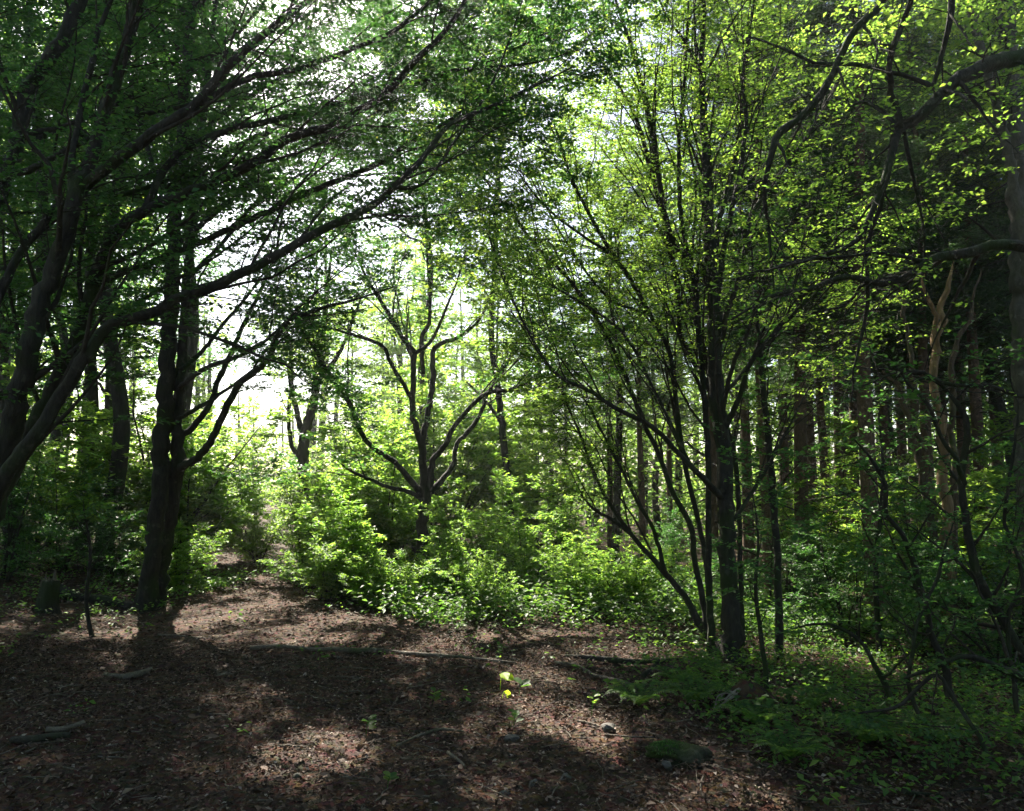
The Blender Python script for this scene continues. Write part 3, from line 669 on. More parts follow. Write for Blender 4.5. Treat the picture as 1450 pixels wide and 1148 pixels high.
# ------------------------------------------------------------------ scrub of crooked stems low on the right
B6 = G(1400, 1000); B6[0] += .15
R5 = [
    [(1480, 985, 5.1, 7.20), (1450, 936, 5.1, 6.48), (1415, 870, 5.1, 6.12), (1384, 809, 5.1, 5.76), (1372, 742, 5.1, 5.04), (1366, 681, 5.1, 5.04), (1372, 608, 5.1, 3.96), (1348, 559, 5.1, 2.88), (1324, 535, 5.1, 2.16), (1290, 540, 5.1, 1.08)],
    [(1366, 685, 5.1, 3.60), (1336, 632, 5, 2.88), (1311, 565, 5, 2.52), (1287, 535, 5, 1.80), (1255, 500, 5, 0.72)],
    [(1345, 985, 5.4, 5.76), (1330, 936, 5.4, 4.68), (1318, 876, 5.4, 3.96), (1299, 809, 5.4, 3.60), (1281, 754, 5.4, 3.24), (1257, 730, 5.4, 2.88), (1251, 687, 5.4, 2.88), (1239, 651, 5.4, 2.16), (1208, 620, 5.4, 0.86)],
    [(1470, 560, 5, 3.60), (1450, 558, 5, 3.24), (1415, 545, 5, 2.88), (1354, 541, 5, 2.52), (1293, 523, 5, 1.80), (1220, 547, 5, 0.86)],
    [(1465, 965, 4.8, 5.76), (1415, 945, 4.8, 4.68), (1378, 936, 4.8, 3.60), (1330, 945, 4.8, 2.88), (1280, 960, 4.8, 1.44)],
    [(1410, 1090, 4.6, 3.60), (1370, 1020, 4.7, 2.88), (1330, 960, 4.8, 2.52), (1265, 1000, 4.8, 2.16), (1215, 1010, 4.8, 1.08)],
    [(1300, 1010, 5, 2.88), (1290, 950, 5, 2.52), (1300, 880, 5, 2.16), (1330, 810, 5.1, 1.80), (1350, 740, 5.1, 0.86)],
    [(1260, 985, 5.2, 3.60), (1240, 940, 5.2, 2.88), (1215, 900, 5.2, 2.52), (1160, 880, 5.2, 1.80), (1120, 890, 5.2, 0.86)],
    [(1440, 1010, 4.9, 3.60), (1425, 900, 5, 2.88), (1440, 800, 5, 2.52), (1425, 700, 5, 2.16), (1440, 600, 5, 1.44), (1430, 520, 5, 0.72)],
    [(1280, 1120, 4.2, 2.88), (1340, 1125, 4.3, 2.52), (1400, 1118, 4.3, 2.16), (1460, 1130, 4.3, 1.44)],
]
rng = np.random.default_rng(96)
root6 = thing('thorn_scrub', 'tangle of crooked bare dark stems at the lower right edge', 'shrub', tuple(B6))
p6, r6 = [], []
for br in R5:
    p, r = stem_path(br, step=.06, kink=.016); p[:, 2] = np.maximum(p[:, 2], H(p[:, 0], p[:, 1]) - .02); p6.append(p); r6.append(r)
    link('stem', stem_mesh('stem', p, r, 'bark', B6, 8, .10), root6)
wood = Acc(); lf = Acc()
sp, sr = sub_limbs(p6, r6, .2, (.25, .8), t0=.1, up=.05, ang=(.5, 1.3))
for q_, rr_ in zip(sp, sr): tubes(wood, q_[None], rr_[None], 4)
foliate(wood, lf, sp, sr, sec_step=.3, sec_len=(.15, .4), T=6, tw_len=.16, Mn=4, lsize=.045, thin=.9, t0=.3)
link('twigs', wood.mesh('twigs', 'twig', B6), root6, kind='stuff')
link('crown', lf.mesh('crown', 'shaded_leaf', B6, rnd=True), root6, kind='stuff')

# ------------------------------------------------------------------ sunlit split stems behind the right scrub
B7 = GX(1330, 8.5); d7 = 8.5
rng = np.random.default_rng(96)
root7 = thing('broken_tree', 'splintered sunlit pale brown stems standing at the right behind the scrub', 'tree', tuple(B7))
for k, br in enumerate([
    [(1345, 870, d7, 11), (1338, 700, d7, 9), (1330, 600, d7, 8), (1325, 540, d7, 7), (1330, 470, d7, 7), (1342, 410, d7, 5), (1350, 370, d7, 1.5)],
    [(1340, 860, d7 + .2, 8), (1310, 700, d7 + .3, 7), (1290, 610, d7 + .3, 6), (1268, 555, d7 + .4, 5), (1250, 525, d7 + .4, 2)],
    [(1330, 500, d7, 5), (1318, 440, d7 - .1, 4), (1305, 390, d7 - .2, 1.5)],
    [(1350, 860, d7 + .1, 8), (1350, 640, d7 + .2, 6), (1345, 520, d7 + .2, 5), (1375, 440, d7 + .2, 3), (1390, 380, d7 + .2, 1)],
    [(1300, 650, d7 + .3, 5), (1290, 500, d7 + .4, 4.5), (1278, 420, d7 + .5, 4), (1262, 350, d7 + .5, 2)]]):
    p, r = stem_path(br, step=.06, kink=.02); r = r * .68
    link('trunk' if k == 0 else 'stem', stem_mesh('stem', p, r, 'split_wood' if k in (0, 2) else 'bark_lit', B7, 9, .16), root7)

# ------------------------------------------------------------------ prototype trees of the wood behind
def proto_tree(h, r0, cb, spread, nl, leafkw, lean=0.3, leafm='hornbeam', bark='bark', stems=1, sub=.9):
    """local-space tree: returns meshes"""
    tr = []; paths = []; rads = []
    for s_ in range(stems):
        a0 = rng.uniform(0, 2 * PI); ln = lean * rng.uniform(.5, 1.3) * h * .3
        pts = [(0.12 * (s_ > 0) * math.cos(a0), 0.12 * (s_ > 0) * math.sin(a0), -.1, r0 * (1 if s_ == 0 else .7))]
        for k in range(1, 7):
            f = k / 6; w_ = .12 * rng.normal(size=2)
            pts.append((math.cos(a0) * ln * f * f + w_[0] * (k < 6), math.sin(a0) * ln * f * f + w_[1], h * f, r0 * (1 if s_ == 0 else .7) * (1 - .88 * f)))
        p, r = world_stem(pts, .22); r[0] *= 1.5; r[1] *= 1.15
        tr.append((p, r)); paths.append(p); rads.append(r)
    bp, br = [], []
    for i in range(nl):
        p, r = tr[i % stems]; f = cb + (.97 - cb) * (i + rng.random()) / nl; k = int(f * (len(p) - 1))
        az = i * 2.4 + rng.uniform(-.4, .4); el = rng.uniform(.15, .75)
        L = spread * (1.05 - .75 * (f - cb) / (1 - cb)) * rng.uniform(.7, 1.2)
        d = np.array([math.cos(az) * math.cos(el), math.sin(az) * math.cos(el), math.sin(el)])
        tt = np.linspace(0, 1, 10)
        q_ = p[k] + d * (L * tt)[:, None] + np.cumsum(rng.normal(size=(10, 3)) * .022 * L, 0); q_[:, 2] -= .12 * L * tt ** 2
        bp.append(q_); br.append(min(r[k] * .6, .012 + .014 * L) * (1 - .85 * tt))
    sp_, sr_ = sub_limbs(bp, br, sub, (.8, 1.8), t0=.2, up=.15)
    wood_ = Acc(); lf_ = Acc()
    for q_, rr_ in zip(sp_, sr_): tubes(wood_, q_[None], rr_[None], 4)
    foliate(wood_, lf_, bp + sp_, br + sr_, cull=False, tw_geo=False, **leafkw)
    out = {'stems': [], 'branches': []}
    for p, r in tr:
        a_ = Acc(); tubes(a_, p[None], r[None], 10, .07, 2.0); out['stems'].append(a_.mesh('trunk', bark, smooth=True))
    a_ = Acc()
    for q_, rr_ in zip(bp, br): tubes(a_, q_[None], rr_[None], 6)
    out['limbs'] = a_.mesh('limbs', bark, smooth=True)
    out['twigs'] = wood_.mesh('twigs', 'twig')
    out['crown'] = lf_.mesh('crown', leafm, rnd=True)
    return out

def culled_crown(me, loc, rz, sc, mat):
    v = np.empty(len(me.vertices) * 3, np.float32); me.vertices.foreach_get('co', v); v = v.reshape(-1, 4, 3).astype(float)
    c, s_ = math.cos(rz), math.sin(rz)
    w = np.stack([v[..., 0] * c - v[..., 1] * s_, v[..., 0] * s_ + v[..., 1] * c, v[..., 2]], -1) * sc + np.asarray(loc)
    keep = fleck_mask(w[:, 0], rng.random(len(w))); v = v[keep]; K = len(v)
    a_ = Acc(); base = (np.arange(K) * 4)[:, None]
    a_.add(v.reshape(-1, 3), tris=np.concatenate([base + np.array([0, 1, 2]), base + np.array([0, 2, 3])], 1).reshape(-1, 3), rt=np.repeat(rng.random(K), 2))
    return a_.mesh('crown', mat, rnd=True)

def plant_proto(pr_, name, label, cat, loc, rz, sc, group=None, gaps=None):
    root = thing(name, label, cat, tuple(loc), group, rz, sc)
    for k, me in enumerate(pr_['stems']): link('trunk' if k == 0 else 'stem', me, root)
    link('limbs', pr_['limbs'], root, kind='stuff')
    link('twigs', pr_['twigs'], root, kind='stuff')
    link('crown', culled_crown(pr_['crown'], loc, rz, sc, gaps) if gaps else pr_['crown'], root, kind='stuff')
    return root

rng = np.random.default_rng(159)
LK = dict(sec_step=.28, sec_len=(.5, 1.2), T=11, tw_len=.4, Mn=8, lsize=.085, t0=.12, up=.08)
PA = proto_tree(11, .15, .28, 3.0, 26, dict(LK, thin=.72), leafm='shaded_leaf')
PE = proto_tree(10.5, .13, .2, 2.9, 24, dict(LK, thin=.6))
PB = proto_tree(12.5, .13, .38, 2.4, 24, LK, lean=.5)
PC = proto_tree(8.5, .11, .18, 2.6, 24, LK, leafm='hornbeam', stems=2, bark='bark')
PD = proto_tree(12.5, .14, .45, 1.7, 20, LK, lean=.15, leafm='shaded_leaf')
PF = proto_tree(12, .10, .52, 2.3, 20, dict(LK, thin=.8), lean=.1)
PROT = [PA, PB, PC, PD, PE, PF]
LEFT_TREES = [   # px, depth, proto, scale, rot, label
    (152, 12.5, 3, 1.05, .3, 'straight dark trunk directly left of the twin-trunk tree'),
    (124, 14.5, 3, 1.0, 1.4, 'upright grey-brown trunk behind the leaning coppice, second left of the twin-trunk tree'),
    (264, 15.5, 3, 1.05, 2.2, 'slim dark trunk showing just behind the fork of the twin-trunk tree'),
    (38, 11.5, 3, .95, 3.9, 'slanting dark tree low behind the leaning coppice at the far left'),
    (78, 17.5, 1, 1.0, 5.0, 'thin upright tree deep in the left wood'),
    (-70, 13.0, 0, 1.05, 2.9, 'dense leafy tree filling the far left edge'),
    (-10, 20.0, 0, 1.15, .9, 'tall tree at the back of the left wood, nearest the left edge'),
    (165, 21.0, 0, 1.1, 4.4, 'tall leafy tree at the back of the left wood behind the dark trunks'),
]
for px, d, k, sc, rz, lab in LEFT_TREES:
    g = GX(px, d); plant_proto(PROT[k], 'broadleaf_tree', lab, 'tree', g, rz, sc, 'broadleaf trees of the left wood', gaps='shaded_leaf' if k == 3 else None)
MID_TREES = [
    (590, 16.5, 5, 1.0, 1.0, 'tall tree close behind the forked tree closing the canopy above it'),
    (700, 22, 4, .75, .4, 'sunlit young tree behind the glade, right of the forked tree'),
    (775, 25, 4, .9, 1.1, 'pale green tree at the back between forked tree and right coppice'),
    (868, 17, 5, .95, 2.0, 'leafy tree behind the left fan of the right coppice'),
    (930, 27, 4, 1.0, 3.3, 'tall pale tree seen through the right coppice'),
    (1030, 23, 4, 1.05, 4.1, 'tall leafy tree straight behind the right coppice'),
    (1140, 26, 0, 1.1, 5.2, 'broad tree at the back right of the coppice'),
    (1260, 21, 1, 1.0, .2, 'leafy tree in the right wood above the crooked scrub'),
    (1370, 24, 0, 1.1, 2.6, 'broad leafy tree at the back of the right wood'),
    (1480, 17, 1, 1.0, 3.6, 'leafy tree at the right edge behind the overhanging boughs'),
    (560, 25, 2, 1.1, 4.9, 'dark green tree rising directly behind the forked tree'),
    (510, 27, 4, .75, 3.1, 'pale sunlit tree behind the ivy-clad tree, at the right of the bright opening'),
    (1215, 17, 1, 1.0, 4.3, 'leafy tree among the spruces above the dark bush'),
    (1400, 15, 1, 1.0, 5.3, 'leafy tree behind the splintered stems near the right edge'),
    (630, 30, 4, .8, 5.6, 'hazy bright tree far behind the forked tree'),
]
for px, d, k, sc, rz, lab in MID_TREES:
    g = GX(px, d); plant_proto(PROT[k], 'broadleaf_tree', lab, 'tree', g, rz, sc, 'broadleaf trees behind the glade', gaps='shaded_leaf' if px == 590 else None)

# small ivy-clad tree in the bright opening
B8 = GX(430, 16.5); d8 = 16.5
traced_tree('ivy_clad_tree', 'small tree with curling stems against the bright opening left of the forked tree', 'tree', tuple(B8),
            [[(430, 800, d8, 9), (429, 700, d8, 8), (430, 629, d8, 8), (439, 589, d8, 7), (449, 540, d8, 6), (456, 490, d8, 4.5), (462, 430, d8, 3), (470, 350, d8, 1.5)]],
            [[(430, 622, d8, 5), (422, 589, d8, 4), (412, 540, d8, 3.5), (412, 500, d8, 3), (400, 440, d8, 1.5)],
             [(428, 655, d8, 4), (412, 626, d8 - .1, 3), (409, 579, d8 - .2, 3), (411, 550, d8 - .2, 2), (405, 510, d8 - .2, 1)],
             [(449, 540, d8, 4), (480, 500, d8, 3), (500, 450, d8, 2), (520, 400, d8, 1)]],
            dict(sec_step=.2, sec_len=(.4, .9), T=10, tw_len=.3, Mn=7, lsize=.075, t0=.45, up=.1), subs=[dict(step=.4, length=(.7, 1.6), t0=.45, up=.2)], bark='bark', flare=.2)
# slim leaning tree
B9 = GX(722, 15.0); d9 = 15.0
traced_tree('slim_tree', 'slim leaning dark trunk behind the shrubs right of the forked tree', 'tree', tuple(B9),
            [[(724, 800, d9, 6), (721, 700, d9, 5.5), (716, 650, d9, 5), (711, 600, d9, 5), (702, 530, d9, 4.5), (696, 470, d9, 4.2), (700, 380, d9, 4), (705, 250, d9, 3.5), (712, 100, d9, 3), (715, -60, d9, 1.5), (716, -130, d9, 1)]],
            [[(711, 600, d9, 3), (690, 570, d9, 2), (660, 540, d9, 1)], [(704, 540, d9, 3), (730, 490, d9, 2), (755, 430, d9, 1)]],
            dict(sec_step=.22, sec_len=(.4, 1.0), T=10, tw_len=.3, Mn=7, lsize=.075, t0=.5, up=.1, thin=.45), subs=[dict(step=.6, length=(.6, 1.2), t0=.35, up=.15)], flare=.2, high=dict(step=.22, length=(1.2, 2.6), t0=.55, up=.1, ang=(.7, 1.3)))

# ------------------------------------------------------------------ spruces of the right wood
def proto_spruce(h, r0, cb):
    a_ = Acc()
    pts = [(0, 0, -.1, r0 * 1.4), (0, 0, .25, r0 * 1.05)] + [(.05 * rng.normal(), .05 * rng.normal(), h * f, r0 * (1 - .9 * f)) for f in (.2, .4, .6, .8, 1)]
    p, r = world_stem(pts, .25); tubes(a_, p[None], r[None], 10, .04, 1.0)
    bp, br, dp, dr = [], [], [], []
    z = 1.2
    while z < h - .3:
        dead = z < cb * h
        for _ in range(3 if dead else 5):
            az = rng.uniform(0, 2 * PI); L = (.5 + rng.random() * 1.1) if dead else (1.9 * (1 - z / h) ** .7 + .3) * rng.uniform(.8, 1.2)
            tt = np.linspace(0, 1, 7)
            q_ = np.array([0, 0, z + rng.uniform(-.15, .15)]) + np.array([math.cos(az), math.sin(az), -.12])[None] * (L * tt)[:, None]
            q_[:, 2] -= .16 * L * tt ** 2; q_ = q_ + np.cumsum(rng.normal(size=(7, 3)) * .012, 0)
            (dp if dead else bp).append(q_); (dr if dead else br).append((.006 + .007 * L) * (1 - .85 * tt))
        z += .34
    w_ = Acc(); lf_ = Acc(); d_ = Acc()
    tubes(w_, np.array(bp), np.array(br), 4); tubes(d_, np.array(dp), np.array(dr), 4)
    sp_, sr_ = sub_limbs(dp, dr, .25, (.2, .5), t0=.2, up=-.1)
    for q_, rr_ in zip(sp_, sr_): tubes(d_, q_[None], rr_[None], 3)
    foliate(w_, lf_, bp, br, sec_step=.16, sec_len=(.25, .5), T=8, tw_len=.18, Mn=6, lsize=.09, lw=.2, t0=.1, up=-.05, cull=False, droop=-.35, tilt=.6, tw_geo=False)
    return {'stems': [a_.mesh('trunk', 'bark_spruce', smooth=True)], 'limbs': d_.mesh('dead_branches', 'twig'), 'twigs': w_.mesh('twigs', 'twig'), 'crown': lf_.mesh('crown', 'needle', rnd=True)}
rng = np.random.default_rng(33)
SA = proto_spruce(14.5, .15, .42); SB = proto_spruce(12.5, .12, .36)
ORD = ['first', 'second', 'third', 'fourth', 'fifth', 'sixth', 'seventh', 'eighth', 'ninth', 'tenth', 'eleventh', 'twelfth', 'thirteenth', 'fourteenth', 'fifteenth', 'sixteenth', 'seventeenth', 'eighteenth', 'nineteenth', 'twentieth', 'twenty-first', 'twenty-second', 'twenty-third', 'twenty-fourth', 'twenty-fifth']
SPR = [(800, 22, .6), (862, 19, .55), (908, 16.5, .7), (946, 21, .6), (1003, 14.0, .95), (1085, 12.5, .95), (1128, 12.5, 1.0), (1166, 16, .9), (1205, 18, 1.0),
       (1228, 11, .88), (1290, 15, .9), (1335, 18.5, .85), (1385, 13.5, 1.0), (1460, 12, .9), (1055, 18, .9), (1107, 19, .9), (1147, 21, .95), (1185, 14.5, .8), (1252, 17, .95), (1272, 20, .95), (1312, 13, .75), (1358, 17, .9), (1410, 18, 1.0), (1438, 15, .85)]
SPR.sort()
for i, (px, d, sc) in enumerate(SPR):
    g = GX(px, d)
    plant_proto(SA if i % 2 else SB, 'spruce_tree', 'reddish brown straight spruce trunk in the right wood, %s from the left' % ORD[i], 'tree', g, i * 1.7, sc, 'spruces of the right wood')
# pale big trunk at the top right
B10 = GX(1452, 9.5); d10 = 9.5
traced_tree('pale_trunk_tree', 'thick grey trunk at the upper right edge with a dark one leaning across it', 'tree', tuple(B10),
            [[(1462, 850, d10, 20), (1456, 650, d10, 19), (1448, 450, d10, 18), (1440, 250, d10, 17), (1428, 90, d10, 15), (1418, -40, d10, 13), (1400, -250, d10, 7), (1395, -400, d10, 3)]],
            [[(1466, 520, d10 - .4, 9), (1448, 330, d10 - .4, 9), (1425, 210, d10 - .4, 9), (1400, 110, d10 - .4, 8), (1375, 20, d10 - .4, 7), (1350, -80, d10 - .4, 4)]],
            dict(sec_step=.22, sec_len=(.6, 1.3), T=10, tw_len=.35, Mn=7, lsize=.075, t0=.5), subs=[dict(step=.4, length=(1.0, 2.2), t0=.5, up=.1)], bark='bark_pale', flare=.3, rs=.78)

for lab, pts, fo in [
    ('slender straight sapling just right of the right coppice foot', [(1104, 925, 8.0, 6), (1101, 800, 8.0, 5), (1089, 640, 8.0, 4.5), (1076, 500, 8.0, 3.5), (1068, 400, 8.0, 2), (1062, 320, 8.0, 1)], True),
    ('short dark sapling in the herbs right of the coppice foot', [(1088, 975, 6.0, 3.5), (1078, 900, 6.0, 3), (1070, 830, 6.0, 2.5), (1074, 760, 6.0, 1.5), (1066, 700, 6.0, .8)], True),
    ('thin crooked sapling left of the twin-trunk tree', [(130, 905, 8.2, 3), (122, 850, 8.2, 2.5), (128, 780, 8.2, 2), (118, 720, 8.2, 1)], True),
    ('thin upright sapling low in the right wood', [(1245, 900, 8.5, 4), (1240, 800, 8.5, 3.5), (1250, 680, 8.5, 2.5), (1244, 580, 8.5, 1)], True)]:
    b_ = GX(pts[0][0], pts[0][2]); pts = [(pts[0][0], 681 + (EYE - b_[2] + .03) / pts[0][2] * F, *pts[0][2:])] + pts[1:]
    traced_tree('sapling', lab, 'sapling', tuple(b_), [pts], [], dict(sec_step=.16, sec_len=(.2, .5), T=6, tw_len=.2, Mn=6, lsize=.055, t0=.35, thin=.6), subs=[dict(step=.22, length=(.3, .7), t0=.3, up=.2)], leaf='shaded_leaf', flare=.1, group='saplings under the trees')

# ------------------------------------------------------------------ shrubs of the glade
def proto_shrub(h, w, ns, lsize, leafm='shrub_leaf', sec=.19):
    bp, br = [], []
    for i in range(ns):
        az = rng.uniform(0, 2 * PI); sp_ = w * rng.uniform(.2, 1.5) * .5; hh = h * (rng.uniform(.3, .75) if i % 3 else rng.uniform(.8, 1.25))
        tt = np.linspace(0, 1, 9)
        q_ = np.stack([math.cos(az) * (.1 + sp_ * tt ** 1.4), math.sin(az) * (.1 + sp_ * tt ** 1.4), -.03 + hh * tt], 1)
        q_ = q_ + np.cumsum(rng.normal(size=(9, 3)) * .02 * h, 0) * tt[:, None]
        bp.append(q_); br.append((.012 + .004 * h) * (1 - .8 * tt))
    st_ = Acc(); w_ = Acc(); lf_ = Acc()
    for q_, rr_ in zip(bp, br): tubes(st_, q_[None], rr_[None], 6)
    sp_, sr_ = sub_limbs(bp, br, .3, (.3, .7), t0=.2, up=.3)
    for q_, rr_ in zip(sp_, sr_): tubes(w_, q_[None], rr_[None], 4)
    foliate(w_, lf_, bp + sp_, br + sr_, sec_step=sec, sec_len=(.2, .45), T=7, tw_len=.2, Mn=6, lsize=lsize, t0=.12, up=.25, cull=False, lw=.5, tilt=.4, tw_geo=False)
    return {'stems': st_.mesh('stems', 'twig', smooth=True), 'twigs': w_.mesh('twigs', 'twig'), 'foliage': lf_.mesh('foliage', leafm, rnd=True)}
rng = np.random.default_rng(33)
SH = [proto_shrub(2.2, 1.8, 11, .095), proto_shrub(1.5, 1.6, 10, .08), proto_shrub(2.8, 2.0, 12, .085, 'hornbeam'), proto_shrub(2.0, 2.0, 11, .06, 'shaded_leaf', .34)]
SHRUBS = [  # px, depth, proto, scale, label
    (500, 11.6, 0, .66, 'bright green shrub left of the forked tree under its low branch'),
    (545, 13.2, 0, .9, 'leafy shrub touching the left side of the forked trunk'),
    (440, 13.4, 2, .75, 'tall sunlit shrub below the ivy-clad tree'),
    (372, 15.0, 2, .62, 'open twiggy shrub at the path end in the bright opening'),
    (278, 14.0, 0, .95, 'dark green shrub right of the twin-trunk tree at the path end'),
    (262, 11.4, 1, .6, 'yellow-green shrub tucked beside the twin-trunk tree foot'),
    (640, 11.2, 0, .42, 'shrub in front of the forked tree on its right'),
    (690, 12.6, 0, .68, 'large bright shrub right of the forked tree'),
    (745, 11.4, 1, .62, 'pale green shrub in the middle of the right-hand thicket'),
    (800, 12.8, 0, .55, 'shaded shrub at the right end of the glade thicket'),
    (590, 10.5, 1, .42, 'low shrub in front of the forked tree'),
    (540, 10.3, 1, .45, 'small sunlit bush at the path edge'),
    (470, 10.9, 1, .5, 'small pale bush at the bend of the path'),
    (880, 10.3, 1, .6, 'spreading pale sunlit bush left of the right coppice'),
    (830, 10.2, 1, .45, 'low bush between the thicket and the right coppice'),
    (690, 9.9, 1, .42, 'low leafy bush at the front of the thicket'),
    (620, 16.5, 2, 1.3, 'tall bright shrub behind the forked tree'),
    (520, 17.0, 2, 1.3, 'tall shrub behind and left of the forked tree'),
    (760, 18.0, 2, 1.4, 'tall shrub at the back right of the glade'),
    (330, 19.0, 2, 1.1, 'hazy shrub in the far bright opening'),
    (945, 12.5, 3, .6, 'dark shrub behind the right coppice stems'),
    (1090, 11.5, 3, .8, 'dark bush in the shade behind and right of the right coppice'),
    (1190, 9.5, 3, .65, 'dark bush below the spruces right of the coppice'),
    (1290, 8.6, 3, .7, 'dark bush in front of the splintered stems'),
    (1400, 8.0, 3, .8, 'dark bush at the right edge behind the crooked scrub'),
    (1160, 13.5, 2, .8, 'dark shrub among the spruce trunks'),
    (1330, 12.0, 2, .9, 'dark shrub deep in the right wood behind the splintered stems'),
    (100, 12.0, 3, .7, 'dark bush behind the leaning coppice'),
    (20, 10.5, 3, .8, 'dark shrub at the left edge behind the leaning stems'),
    (175, 11.6, 3, .5, 'low dark bush left of the twin-trunk tree'),
    (240, 13.6, 2, 1.3, 'tall green shrub behind the twin-trunk tree'),
    (70, 15.0, 2, 1.0, 'tall dark shrub deep in the left wood'),
]
for i, (px, d, k, sc, lab) in enumerate(SHRUBS):
    g = GX(px, d); root = thing('shrub', lab, 'shrub', tuple(g), 'shrubs under the trees', i * 2.1, sc)
    link('stems', SH[k]['stems'], root, kind='stuff'); link('twigs', SH[k]['twigs'], root, kind='stuff'); link('foliage', SH[k]['foliage'], root, kind='stuff')
    root.scale = (sc * rng.uniform(.85, 1.25), sc * rng.uniform(.85, 1.2), sc * rng.uniform(.85, 1.1)); root.rotation_euler = (rng.normal() * .07, rng.normal() * .07, i * 2.1)

# ------------------------------------------------------------------ the far wood, one mass
rng = np.random.default_rng(129)
wood = Acc(); lf = Acc()
cs = []
for i in range(260):
    back = i >= 170
    az = rng.uniform(62, 298) if back else rng.uniform(-62, 62); d = rng.uniform(14, 40) if back else rng.uniform(28, 46)
    open_ = math.exp(-((az + 18) / 6.0) ** 2)
    if open_ > .8:
        d = rng.uniform(45, 70); h = rng.uniform(4.5, 8)
    else:
        h = rng.uniform(10, 15.5) * (1 - .35 * open_) * (.85 if -10 < az < 5 else 1)
    x, y = math.sin(math.radians(az)) * d, math.cos(math.radians(az)) * d
    z0 = float(H(x, y))
    tubes(wood, np.array([[(x, y, z0 - .1), (x + .2, y, z0 + h * .5), (x, y + .2, z0 + h * .95)]]), np.array([[.16, .11, .03]]), 6)
    nk = int(14 * h / 10)
    for k in range(nk):
        f = rng.uniform(.12, 1) if k > nk * .3 else rng.uniform(.01, .2)
        rr_ = 2.6 * (1.05 - f * .75)
        th = rng.uniform(0, 2 * PI); q_ = math.sqrt(rng.random()) * rr_
        c = np.array([x + math.cos(th) * q_, y + math.sin(th) * q_, z0 + f * h])
        m_ = 26 if back else 40
        lp = c + rng.normal(size=(m_, 3)) * np.array([.55, .55, .32])
        leaves(lf, lp, rng.normal(size=(m_, 3)) * np.array([1, 1, .5]), np.array([0, 0, 1.]) + rng.normal(size=(m_, 3)) * .6, rng.uniform(.14, .3, m_) * (1.7 if back else 1), rng.uniform(.09, .18, m_) * (1.7 if back else 1))
for i in range(560):
    az = math.radians(rng.uniform(4, 48) if i % 3 else rng.uniform(-48, -30)); d = rng.uniform(22, 36)
    c = np.array([math.sin(az) * d, math.cos(az) * d, 0]); c[2] = float(H(c[0], c[1])) + rng.uniform(.2, 5.0)
    m_ = 44
    leaves(lf, c + rng.normal(size=(m_, 3)) * np.array([.7, .7, .45]), rng.normal(size=(m_, 3)) * np.array([1, 1, .5]), np.array([0, 0, 1.]) + rng.normal(size=(m_, 3)) * .7, rng.uniform(.12, .24, m_), rng.uniform(.08, .15, m_))
far = thing('distant_wood', 'mass of distant trees closing the view behind the glade', 'wood', (0, 0, 0)); far['kind'] = 'stuff'
link('trunks', wood.mesh('trunks', 'bark'), far, kind='stuff'); link('foliage', lf.mesh('foliage', 'far_leaf', rnd=True), far, kind='stuff')

# trees that stand beside and behind the viewer and shade the clearing
for i, (x, y, k, sc, lab) in enumerate([(-7.5, 3.0, 0, 1.0, 'leafy tree standing out of sight left of the clearing'), (6.5, 1.0, 0, 1.0, 'leafy tree standing out of sight right of the clearing'),
                                   (-3.5, -5.0, 1, 1.0, 'leafy tree standing behind the viewer on the left'), (3.0, -5.5, 0, 1.0, 'leafy tree standing behind the viewer on the right'), (-10.5, 8.5, 0, 1.0, 'leafy tree left of the leaning coppice out of sight')]):
    plant_proto(PROT[k], 'broadleaf_tree', lab, 'tree', (x, y, float(H(x, y))), i * 1.3, sc, 'trees around the viewer')

# ------------------------------------------------------------------ ground cover
rng = np.random.default_rng(81)
lf = Acc()
def herb_patch(n, xs, ys, hgt, lsz, nl=9):
    z = HG(xs, ys); c = np.stack([xs, ys, z], 1)
    hh = hgt * rng.uniform(.35, 1.2, (n, 1)); az = rng.uniform(0, 2 * PI, (n, nl)); f = rng.uniform(.2, 1, (n, nl))
    sp_ = hh * rng.uniform(.2, .8, (n, nl))
    lp = np.stack([c[:, :1] + np.cos(az) * sp_, c[:, 1:2] + np.sin(az) * sp_, c[:, 2:3] + hh * f], -1).reshape(-1, 3)
    ax = np.stack([np.cos(az), np.sin(az), rng.normal(size=az.shape) * .3], -1).reshape(-1, 3)
    no = np.array([0, 0, 1.]) + rng.normal(size=lp.shape) * .4
    ln = lsz * rng.uniform(.6, 1.3, len(lp)); leaves(lf, lp, ax, no, ln, ln * .55)
x, y = wedge(12500, 5.0, 17, .8, .72)
den = 0.5 + 0.5 * wob(x * 1.3, y * 1.3, 1.4)
edge = np.interp(y, PR[:, 1], PR[:, 0]); dr = x - edge
ledge = np.interp(y, PL[:, 1], PL[:, 0]); dl = ledge - x
prob = np.where(dr > 0, sstep(-.1, 1.2, dr) * .75 + .12, np.where(dl > 0, .25 + .4 * sstep(.5, 2.5, dl), .015))
prob = prob * (0.2 + 0.9 * den) * np.where((x > .8) & (y < 9), .6, 1)
